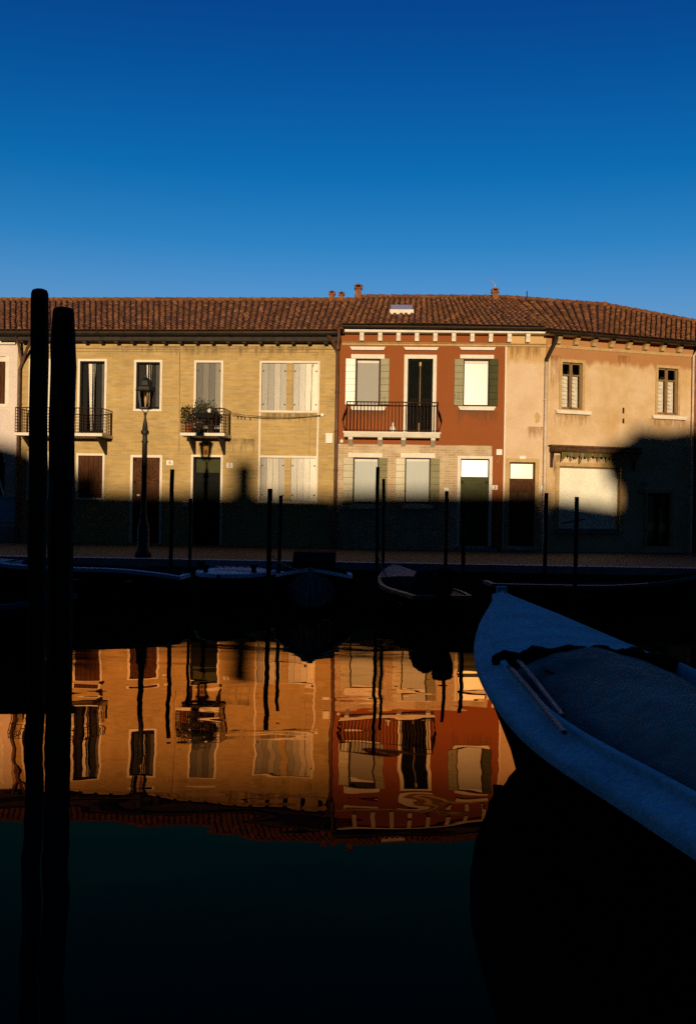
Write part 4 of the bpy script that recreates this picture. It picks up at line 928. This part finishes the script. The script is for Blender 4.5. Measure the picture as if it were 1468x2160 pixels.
# ---------------------------------------------------------------- things on and by the houses
# clothes line
H = HB; g = G(); pa = H.L(488, 871, -.25); pb = H.L(679, 875, -.05); n = 14
for dz, sag in ((0, .13), (.04, .06)):
    g.tube([((pa[0] + (pb[0] - pa[0]) * k / n), -.4 + .35 * k / n, pa[1] - dz + (pb[1] - pa[1]) * k / n - sag * 4 * (k / n) * (1 - k / n)) for k in range(n + 1)], .009, 4)
wl = H.root.matrix_world
def at_house(H, o): o.location = H.root.location; o.rotation_euler = H.root.rotation_euler; return o
o = at_house(H, empty('clothes_line', (0, 0, 0))); tag(o, 'sagging clothes line strung from the planted balcony to a wall pulley', 'clothes line'); g.build('line', 'rope', o)
g = G(); g.box(pb[0] - .03, pb[0] + .05, -.09, -.0, pb[1] - .05, pb[1] + .04); g.tube([(pb[0] + .05, -.05, pb[1]), (pb[0] + .14, -.05, pb[1] + .02)], .015, 5); g.build('pulley', 'plastic_white', o)
for t in (.06, .1, .14, .2): g = G(); g.box(pa[0] + (pb[0] - pa[0]) * t, pa[0] + (pb[0] - pa[0]) * t + .03, -.40, -.36, pa[1] - .12 - t * .3, pa[1] - .02 - t * .3); g.build('clothes_peg', 'rope', o)
# potted plants on the balcony
a, b, zb, zt, yf = b2
def plant(label, x, y, z, R_, hgt, pot, n=160, trail=0.0, potm='terracotta', cat='potted plant', shape=(1, 1)):
    o = empty('potted_plant', H.W(x, y, z)); o.rotation_euler = (0, 0, H.a); tag(o, label, cat, 'plants on the iron balcony')
    g = G(); pr, ph = pot
    g.lathe([(pr * .7, 0), (pr * .95, ph * .85), (pr * 1.08, ph * .86), (pr * 1.08, ph)], 0, 0, 12); g.build('pot', potm, o)
    g = G()
    for k in range(7):
        t = random.uniform(0, 2 * pi); g.tube([(0, 0, ph), (R_ * .4 * cos(t), R_ * .4 * sin(t), ph + hgt * .5), (R_ * .8 * cos(t), R_ * .8 * sin(t), ph + hgt * random.uniform(.6, 1))], .006, 4)
    g.build('stem', 'leaf', o)
    g = G()
    for k in range(n):
        th = random.uniform(0, 2 * pi); rr = R_ * sqrt(random.random()); zz = ph + random.uniform(-trail, hgt) * (1 - .3 * rr / R_); s = random.uniform(.03, .06); g.tone = gr(random.uniform(.4, 1.5))
        cx, cy = rr * cos(th) * shape[0], rr * sin(th) * shape[1]; a1, a2 = random.uniform(0, 2 * pi), random.uniform(-.9, .9)
        u_ = (cos(a1) * s, sin(a1) * s, a2 * s); v_ = (-sin(a1) * s * .5, cos(a1) * s * .5, random.uniform(-.5, .5) * s)
        g.add([(cx, cy, zz), tuple(c + p * .5 + q_ for c, p, q_ in zip((cx, cy, zz), u_, v_)), tuple(c + p for c, p in zip((cx, cy, zz), u_)), tuple(c + p * .5 - q_ for c, p, q_ in zip((cx, cy, zz), u_, v_))], [(0, 1, 2, 3)])
    g.build('foliage', 'leaf', o)
    return o
xs_ = lambda px: H.L(px, 870, -.9)[0]
plant('bushy trailing plant in a red pot at the left corner of the iron balcony', xs_(398), -.85, zb + .02, .26, .62, (.13, .30), 520, .0)
plant('tall upright plant behind the rail, middle of the iron balcony', xs_(420), -.75, zb + .02, .18, .85, (.12, .28), 420, -.25, 'wood_dark', shape=(1.2, .8))
plant('low dark plant beside a white pot, right part of the iron balcony', xs_(446), -.85, zb + .02, .20, .62, (.12, .26), 420, -.3, 'wood_dark')
# trough hung on rail
g = G(); x0_, x1_ = xs_(417), xs_(458); z = H.L(430, 882, -1.15)[1]; g.prism([(x0_, z + .16), (x1_, z + .16), (x1_ - .03, z), (x0_ + .03, z)], 'y', -1.28, -1.12)
o = at_house(H, empty('planter_trough', (0, 0, 0))); tag(o, 'long black planter trough hung on the iron balcony rail', 'planter'); g.build('trough', 'black', o)
for x in (x0_ + .1, x1_ - .1): g = G(); g.tube([(x, -1.2, z + .15), (x, -1.16, z + .26), (x, -1.06, z + .24)], .008, 4); g.build('hook', 'iron', o)
g = G()
for k in range(260):
    s = random.uniform(.03, .06); cx, cy, cz = random.uniform(x0_, x1_), random.uniform(-1.28, -1.08), z + .15 + random.random() ** 1.5 * .38; g.tone = gr(random.uniform(.3, 1.2)); t = random.uniform(0, 6.28)
    g.add([(cx, cy, cz), (cx + s * cos(t), cy + s * sin(t) * .5, cz + s * .6), (cx + s * cos(t) * .4, cy, cz + s * 1.2)], [(0, 1, 2)])
g.build('foliage', 'leaf', o)
o = empty('white_pot', (0, 0, 0)); xx, zz = H.L(442, 867, -1.2); W_ = H.W(xx, -1.2, zz - .06); o.location = W_; g = G(); g.lathe([(.03, 0), (.06, .04), (.065, .09), (.03, .14)], 0, 0, 12); g.build('bowl', 'plastic_white', o); tag(o, 'small round white pot on the trough of the iron balcony', 'pot')
g = G(); g.tube([(0, 0, .13), (0, 0, .2)], .008, 4); g.build('stem', 'leaf', o)
o = empty('white_vase', (0, 0, 0)); xx, zz = HR.L(828, 905, -.5); o.location = HR.W(xx, -.45, zs1); g = G(); g.lathe([(.05, 0), (.085, .07), (.09, .14), (.04, .2), (.035, .28), (.05, .30)], 0, 0, 12); g.build('body', 'plastic_white', o); tag(o, 'white vase standing on the long balcony of the red house', 'vase')

# ---------------------------------------------------------------- boats
def boat(label, loc, rz, L_, B_, z_bow, z_mid, z_st, deck_from=.62, hullm='hull_dark', rimm='boat_white', deckm='boat_deck', rim=.10, full=.55, extras=None, transom=.75, name='moored_boat', group='boats moored along the far quay'):
    """x forward, bow at +L/2"""
    o = empty(name, loc, rz); tag(o, label, 'boat', group); n = 24; st = []
    for i in range(n + 1):
        t = i / n; x = -L_ / 2 + L_ * t
        w = B_ / 2 * min(1, (transom + (1 - transom) * sin(pi * min(t / .45, 1) / 2))) * (1 if t < full else max(.02, (1 - ((t - full) / (1 - full)) ** 2.0)) ** .75)
        if i == n: w = .03
        z = z_mid + (z_bow - z_mid) * max(0, (t - .4) / .6) ** 2 + (z_st - z_mid) * max(0, (.35 - t) / .35) ** 2
        st.append((x, w, z, t))
    g = G(); vs = []
    for (x, w, z, t) in st:
        k = .75 if t < .6 else .75 * (1 - ((t - .6) / .4) ** 1.5 * .9); rx = x - (.35 * max(0, (t - .7) / .3) ** 2 * 0)
        pr = [(w, z), (w * .97, z - .14), (w * (.4 + .6 * k), z * .35), (w * k, -.02), (w * k * .6, -.25), (0, -.3)]
        rk = lambda zz: -.5 * max(0, (t - .6) / .4) * (1 - min(1, max(0, zz) / z))
        vs += [(x + rk(zz), -yy, zz) for yy, zz in pr] + [(x + rk(zz), yy, zz) for yy, zz in reversed(pr[:-1])]
    m = 11; g.add(vs, [(i * m + j, i * m + j + 1, (i + 1) * m + j + 1, (i + 1) * m + j) for i in range(n) for j in range(m - 1)], True); g.face(list(range(m))); g.face([n * m + j for j in reversed(range(m))])
    hull = g.build('hull', hullm, o)
    g = G()   # gunwale: a flat strip all round, slightly proud
    for i in range(n):
        (xa, wa, za, ta), (xb, wb, zb_, tb) = st[i], st[i + 1]
        for s in (-1, 1):
            ia, ib = max(0, wa - rim), max(0, wb - rim); lift = .02
            g.add([(xa, s * (wa + .012), za + lift), (xb, s * (wb + .012), zb_ + lift), (xb, s * ib, zb_ + lift + .01), (xa, s * ia, za + lift + .01), (xa, s * (wa + .012), za - .05), (xb, s * (wb + .012), zb_ - .05)],
                  [(0, 1, 2, 3) if s < 0 else (3, 2, 1, 0), (4, 5, 1, 0) if s < 0 else (0, 1, 5, 4)])
    x, w, z, t = st[0]; g.box(x - .01, x + .08, -w, w, z - .05, z + .025)
    g.build('gunwale', rimm, o)
    g = G()   # fore deck
    ii = [i for i in range(n + 1) if st[i][3] >= deck_from]
    for a_, b_ in zip(ii, ii[1:]):
        (xa, wa, za, ta), (xb, wb, zb_, tb) = st[a_], st[b_]; N = 6; v = []
        for (x, w, z) in ((xa, wa, za), (xb, wb, zb_)): v += [(x, w * (2 * k / N - 1) * .97, z + .03 + .05 * w * (1 - (2 * k / N - 1) ** 2)) for k in range(N + 1)]
        g.add(v, [(k, N + 1 + k, N + 2 + k, k + 1) for k in range(N)], True)
    x, w, z, t = st[ii[0]]; g.box(x - .03, x, -w * .95, w * .95, z - .2, z + .035)
    g.build('foredeck', deckm, o)
    g = G()   # inside bottom boards and thwarts
    for i in range(n):
        if st[i][3] < deck_from + .05:
            (xa, wa, za, ta), (xb, wb, zb_, tb) = st[i], st[i + 1]
            g.quad((xa, -wa * .6, .15), (xb, -wb * .6, .15), (xb, wb * .6, .15), (xa, wa * .6, .15))
            for s in (-1, 1): g.quad((xa, s * wa * .6, .15), (xb, s * wb * .6, .15), (xb, s * (wb - .03), zb_ - .02), (xa, s * (wa - .03), za - .02))
    g.build('bottom_boards', 'boat_grey', o)
    for tt in (.22, .45):
        i = int(n * tt); x, w, z, t = st[i]; g = G(); g.box(x - .12, x + .12, -w * .95, w * .95, z - .22, z - .18); g.build('thwart', rimm, o)
    return o, st
# long pale boat lying along the quay at left, bow to the left
P = atZ(165, 1182, .98); o, st = boat('long pale-rimmed boat lying along the quay, its bow behind the black piles', (P[0] - .55, P[1] + .9, 0), radians(180 - 3), 5.0, 1.3, 1.0, .80, .66, .7, rimm='boat_pale')
# boat with a striped cover, bow towards the camera
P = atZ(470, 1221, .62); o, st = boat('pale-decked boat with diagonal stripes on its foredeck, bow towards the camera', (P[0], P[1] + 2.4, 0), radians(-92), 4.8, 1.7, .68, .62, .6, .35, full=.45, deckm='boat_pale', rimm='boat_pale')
M['stripe'] = mat('faded_red_paint', (.16, .07, .07), .7, .2, 8)
for k in range(6):
    g = G(); x = .3 + .0 * k; y = -.42 + .17 * k; g.add([(.35, y, .76), (1.15, y + .28, .765), (1.15, y + .36, .765), (.35, y + .08, .76)], [(0, 1, 2, 3)]); s_ = g.build('deck_stripe', 'stripe', o)
for (x, y) in ((1.6, -.4), (1.2, .55), (.0, .75), (.2, -.75)): g = G(); g.lathe([(.05, .60), (.05, .78), (.08, .80), (.08, .84)], x, y, 8); g.build('bollard', 'hull_dark', o)
# high-bowed boat, dark hull
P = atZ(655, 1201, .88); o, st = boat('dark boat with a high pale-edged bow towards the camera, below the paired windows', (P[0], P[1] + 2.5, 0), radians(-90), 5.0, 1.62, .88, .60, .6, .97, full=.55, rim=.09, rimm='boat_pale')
g = G(); g.box(-.9, .6, -.45, .45, .3, .95)
g.prism([(-.9, .95), (.6, .95), (.3, 1.12), (-.8, 1.12)], 'y', -.45, .45); g.build('cabin', 'tarp_dark', o)
for (x, y, z) in ((2.25, 0, .87), (1.5, .52, .76), (1.5, -.52, .76)): g = G(); g.lathe([(.04, z - .1), (.04, z + .06), (.06, z + .07), (.06, z + .10)], x, y, 8); g.build('bollard', 'hull_dark', o)
# small open boat with orange wooden rims, stern towards the camera
P = atZ(903, 1258, .5); o, st = boat('small open boat with orange wooden rims and a dark outboard, before the red house', (P[0] - .1, P[1] + 1.75, 0), radians(101), 3.7, 1.32, .85, .52, .5, .72, rimm='rim_wood', deckm='boat_grey', rim=.06, transom=.82)
g = G(); g.lathe([(.03, -.4), (.05, -.3), (.06, .5), (.14, .55), (.19, .68), (.2, .88), (.16, 1.0), (.06, 1.04)], -1.9, 0, 12); g.box(-2.0, -1.75, -.1, .1, .3, .55); g.build('outboard_motor', 'tarp_dark', o)
g = G(); g.tube([(-1.2, .1, .2), (-1.1, .05, .6), (-1.0, .0, .85), (-1.0, 0, .95)], [.42, .38, .28, .08], 12); g.build('motor_cover', 'tarp_dark', o)
# dark boats at right and at the left edge
P = atZ(1270, 1232, .6); boat('low black boat moored below the shop window', (P[0], P[1] + .6, 0), radians(2), 4.6, 1.4, .8, .55, .55, .7, rimm='boat_grey', deckm='hull_dark', rim=.05)
P = atZ(0, 1272, .78); boat('black boat at the left edge beyond the piles', (P[0] - 1.6, P[1] + .8, 0), radians(8), 4.6, 1.5, .8, .6, .6, .7, rimm='boat_grey', deckm='hull_dark', rim=.05, hullm='hull_dark')

# near boat, foredeck towards the far bank, plan curve measured from the photograph
def zsheer(Y): return .90 + .25 * max(0, (Y - 4.5) / 6.3) ** 1.8
def un(px, py):
    Y = 6.0
    for _ in range(30): X, Y2, z = atZ(px, py, zsheer(Y)); Y = .5 * Y + .5 * Y2
    return X, Y
LP = [un(*p) for p in ((1046, 1256), (1034, 1275), (1016, 1305), (1006, 1338), (1003, 1370), (1010, 1400), (1030, 1440), (1062, 1485), (1100, 1528), (1160, 1576), (1240, 1624), (1340, 1684), (1468, 1765))]
RP = [un(*p) for p in ((1072, 1251), (1120, 1270), (1170, 1289), (1280, 1336), (1400, 1386), (1466, 1413))]
def interp(P, Y):
    P = sorted(P, key=lambda p: p[1])
    if Y <= P[0][1]: return P[0][0]
    for (xa, ya), (xb, yb) in zip(P, P[1:]):
        if Y <= yb: return xa + (xb - xa) * (Y - ya) / (yb - ya + 1e-9)
    return P[-1][0]
Ytip = max(LP[0][1], RP[0][1]); RPx = RP + [(RP[-1][0] + .04, 5.6), (RP[-1][0] + .02, 4.6), (RP[-1][0] - .08, 3.6), (RP[-1][0] - .22, 2.7)]
LPx = LP + [(LP[-1][0] + .14, 2.7)]
ys_ = [2.7 + (Ytip - 2.7) * i / 48 for i in range(49)]
NB = empty('near_boat', (1.5, 6.5, 0)); tag(NB, 'large pale blue-decked boat with a grey canvas cover in the near right corner', 'boat')
def smooth(v):
    for _ in range(4): v = [v[0]] + [(v[i - 1] + 2 * v[i] + v[i + 1]) / 4 for i in range(1, len(v) - 1)] + [v[-1]]
    return v
XL = smooth([interp(LPx, y) for y in ys_]); XRr = smooth([interp(RPx, y) for y in ys_]); ZZ = [zsheer(y) for y in ys_]
ox, oy = 1.5, 6.5
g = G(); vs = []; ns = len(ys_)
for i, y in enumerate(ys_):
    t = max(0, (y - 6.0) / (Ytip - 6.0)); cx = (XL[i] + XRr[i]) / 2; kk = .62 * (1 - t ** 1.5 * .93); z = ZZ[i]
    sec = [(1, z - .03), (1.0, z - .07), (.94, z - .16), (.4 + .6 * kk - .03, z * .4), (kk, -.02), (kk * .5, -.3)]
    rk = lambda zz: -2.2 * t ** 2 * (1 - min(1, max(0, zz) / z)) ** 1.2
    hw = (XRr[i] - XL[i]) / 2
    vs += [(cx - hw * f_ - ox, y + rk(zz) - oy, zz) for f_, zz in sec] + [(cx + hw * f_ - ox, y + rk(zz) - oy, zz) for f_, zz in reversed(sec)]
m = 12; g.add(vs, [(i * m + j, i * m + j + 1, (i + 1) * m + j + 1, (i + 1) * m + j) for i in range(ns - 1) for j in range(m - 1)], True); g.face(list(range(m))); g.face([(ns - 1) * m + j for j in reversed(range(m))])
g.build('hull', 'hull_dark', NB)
# side decks: outer bevelled edge, flat, raised inner lip
INS = .125
def edge(i, s, ins, dz):
    hw = (XRr[i] - XL[i]) / 2; cx = (XL[i] + XRr[i]) / 2; return (cx + s * max(0.01, hw - ins) - ox, ys_[i] - oy, ZZ[i] + dz)
for s, nm in ((-1, 'side_deck'), (1, 'side_deck')):
    g = G(); prof = [(-.015, -.075), (-.02, -.03), (-.005, -.012), (.03, .0), (INS, .035)]; vs = []
    for i in range(ns): vs += [edge(i, s, a_, b_) for a_, b_ in prof]
    k = len(prof); g.add(vs, [(i * k + j, (i + 1) * k + j, (i + 1) * k + j + 1, i * k + j + 1) if s > 0 else (i * k + j, i * k + j + 1, (i + 1) * k + j + 1, (i + 1) * k + j) for i in range(ns - 1) for j in range(k - 1)], True)
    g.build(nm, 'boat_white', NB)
    g = G(); vs = []; prof = [(INS - .002, .03), (INS - .002, .062), (INS + .012, .07), (INS + .035, .07), (INS + .042, .03), (INS + .042, -.15)]
    yend = 7.0
    idx = [i for i in range(ns) if ys_[i] < yend]
    for i in idx: vs += [edge(i, s, a_, b_) for a_, b_ in prof]
    k = len(prof); g.add(vs, [(i * k + j, i * k + j + 1, (i + 1) * k + j + 1, (i + 1) * k + j) for i in range(len(idx) - 1) for j in range(k - 1)], True)
    g.build('coaming', 'boat_deck', NB)
# fore deck
YD = 6.85
def arc(fr): return YD + .08 * (1 - (2 * fr - 1) ** 2)
g = G(); N = 16; vs = []; rows = 26
for r_ in range(rows + 1):
    for k in range(N + 1):
        fr = k / N; ya = arc(fr); y = ya + (Ytip - ya) * (r_ / rows)
        xl, xr_2 = interp(list(zip(XL, ys_)), y) + min(INS, .02 + .6 * (Ytip - y)) * .98, interp(list(zip(XRr, ys_)), y) - min(INS, .02 + .6 * (Ytip - y)) * .98
        if xr_2 < xl: xl = xr_2 = (xl + xr_2) / 2
        vs.append((xl + (xr_2 - xl) * fr - ox, y - oy, zsheer(y) + .036 + .05 * (xr_2 - xl) * (1 - (2 * fr - 1) ** 2)))
g.add(vs, [(r_ * (N + 1) + k, r_ * (N + 1) + k + 1, (r_ + 1) * (N + 1) + k + 1, (r_ + 1) * (N + 1) + k) for r_ in range(rows) for k in range(N)], True)
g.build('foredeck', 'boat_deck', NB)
g = G(); xt = (XL[-1] + XRr[-1]) / 2; g.box(xt - .05 - ox, xt + .06 - ox, Ytip - .06 - oy, Ytip + .02 - oy, ZZ[-1] - .25, ZZ[-1] + .075); g.build('stem_head', 'boat_white', NB, .012)
# rolled canvas along the edge of the foredeck
g = G(); vs = []; pts = []; rr = []
for k in range(41):
    fr = .0 + k / 40; y = arc(fr) - .03; xl, xr_2 = interp(list(zip(XL, ys_)), y) + INS - .02, interp(list(zip(XRr, ys_)), y) - INS * .8
    pts.append((xl + (xr_2 - xl) * fr - ox, y - oy + .02 * sin(k * 1.1) + random.uniform(-.012, .012), zsheer(y) + .05 + .05 * (1 - (2 * fr - 1) ** 2) + random.uniform(-.006, .006))); rr.append((.055 + .010 * sin(k * .9) + random.uniform(-.01, .01)) * (1 if k < 34 else 1 - (k - 34) * .09))
g.tube(pts, rr, 10); rc = g.build('rolled_canvas', 'tarp_dark', NB)
# canvas cover behind it
g = G(); N = 22; rows = 40; vs = []
for r_ in range(rows + 1):
    for k in range(N + 1):
        fr = k / N; ya = arc(fr) - .10; y = ya + (2.9 - ya) * (r_ / rows); lf = .30 if y < 6.5 else .16
        xl, xr_2 = interp(list(zip(XL, ys_)), y) + lf, interp(list(zip(XRr, ys_)), y) - INS - .05
        z = zsheer(y) - .05 + .20 * sin(pi * fr) ** .8 + .010 * sin(fr * 19 + y * 2) * sin(y * 3.1 + fr * 4)
        if k == 0: z -= .12
        vs.append((xl + (xr_2 - xl) * fr - ox, y - oy, z))
g.add(vs, [(r_ * (N + 1) + k, (r_ + 1) * (N + 1) + k, (r_ + 1) * (N + 1) + k + 1, r_ * (N + 1) + k + 1) for r_ in range(rows) for k in range(N)], True)
g.build('canvas_cover', 'tarp', NB)
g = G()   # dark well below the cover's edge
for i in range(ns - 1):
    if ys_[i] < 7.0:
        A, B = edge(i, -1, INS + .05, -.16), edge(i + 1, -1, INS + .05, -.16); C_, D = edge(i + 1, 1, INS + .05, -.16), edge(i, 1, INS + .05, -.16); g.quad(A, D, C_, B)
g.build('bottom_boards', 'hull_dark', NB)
# two oars lying between cover and coaming (things of their own)
for nm, pa, pb, lab in (('boat_pole', (1072, 1407), (1190, 1545), 'longer boat pole along the left coaming of the near boat'), ('boat_pole', (1091, 1394), (1186, 1510), 'shorter boat pole beside the grey canvas cover of the near boat')):
    A = atZ(pa[0], pa[1], 1.02); B = atZ(pb[0], pb[1], .97); o = empty(nm, A); tag(o, lab, 'boat pole', 'poles in the near boat')
    d2 = (B[0] - A[0], B[1] - A[1], B[2] - A[2]); g = G(); g.tube([(d2[0] * t, d2[1] * t, d2[2] * t + (.01 if 0 < t < 1 else 0)) for t in (0, .1, .5, 1)], [.013, .015, .015, .013], 8); g.build('shaft', 'oar', o)

# ---------------------------------------------------------------- light, sky, camera
w = bpy.data.worlds.new('World'); SC.world = w; w.use_nodes = True; nt = w.node_tree; L = nt.links; bg = nt.nodes['Background']
sk = nd(nt, 'ShaderNodeTexSky'); sk.sky_type = 'NISHITA'; sk.sun_disc = False; sk.sun_elevation = SUN_EL; sk.sun_rotation = radians(182); sk.ozone_density = 3; sk.dust_density = .5
tc = nd(nt, 'ShaderNodeTexCoord'); sp = nd(nt, 'ShaderNodeSeparateXYZ'); L.new(tc.outputs['Generated'], sp.inputs[0])
cr = nd(nt, 'ShaderNodeValToRGB'); e = cr.color_ramp.elements
stops = [(0.0, (.16, .34, .62)), (.19, (.36, .47, .62)), (.22, (.25, .45, .63)), (.26, (.10, .40, .60)), (.32, (.022, .32, .55)), (.40, (.012, .23, .48)), (.46, (.012, .17, .43)), (.6, (.13, .50, .92)), (1.0, (.45, 1.0, 1.5))]
e[0].position, e[0].color = stops[0][0], (*stops[0][1], 1); e[1].position, e[1].color = stops[-1][0], (*stops[-1][1], 1)
for p_, c_ in stops[1:-1]: q_ = e.new(p_); q_.color = (*c_, 1)
L.new(sp.outputs['Z'], cr.inputs[0])
ym = nd(nt, 'ShaderNodeMapRange'); ym.inputs[1].default_value = -.6; ym.inputs[2].default_value = .75; ym.inputs[3].default_value = .12; ym.inputs[4].default_value = 2.75
L.new(sp.outputs['Y'], ym.inputs[0])
vm = nd(nt, 'ShaderNodeVectorMath'); vm.operation = 'MULTIPLY'; L.new(sk.outputs[0], vm.inputs[0]); L.new(cr.outputs[0], vm.inputs[1])
v2 = nd(nt, 'ShaderNodeVectorMath'); v2.operation = 'SCALE'; L.new(ym.outputs[0], v2.inputs['Scale']); L.new(vm.outputs[0], v2.inputs[0])
L.new(v2.outputs[0], bg.inputs[0]); bg.inputs[1].default_value = .1
ld = bpy.data.lights.new('sun', 'SUN'); ld.energy = 4.9; ld.angle = radians(.55); ld.color = (1, .76, .48); lo_ = bpy.data.objects.new('sun', ld); COL.objects.link(lo_)
from mathutils import Vector, Matrix
lo_.rotation_euler = Vector(d_).to_track_quat('-Z', 'Y').to_euler(); lo_.location = (0, -30, 20)
cd = bpy.data.cameras.new('camera'); cam = bpy.data.objects.new('camera', cd); COL.objects.link(cam); SC.camera = cam
cd.sensor_fit = 'VERTICAL'; cd.sensor_height = 36; cd.lens = 36 * F / 2160; cd.clip_end = 4000; cd.clip_start = .05
cam.matrix_world = Matrix.Translation((0, 0, CZ)) @ Matrix.Rotation(pi / 2, 4, 'X') @ Matrix.Rotation(ROLL, 4, 'Z')
SC.view_settings.view_transform = 'Standard'; SC.view_settings.look = 'None'; SC.view_settings.exposure = 0; SC.view_settings.gamma = 1
SC.render.engine = 'CYCLES'; SC.cycles.use_denoising = False; SC.cycles.max_bounces = 6; SC.cycles.caustics_reflective = False; SC.cycles.caustics_refractive = False
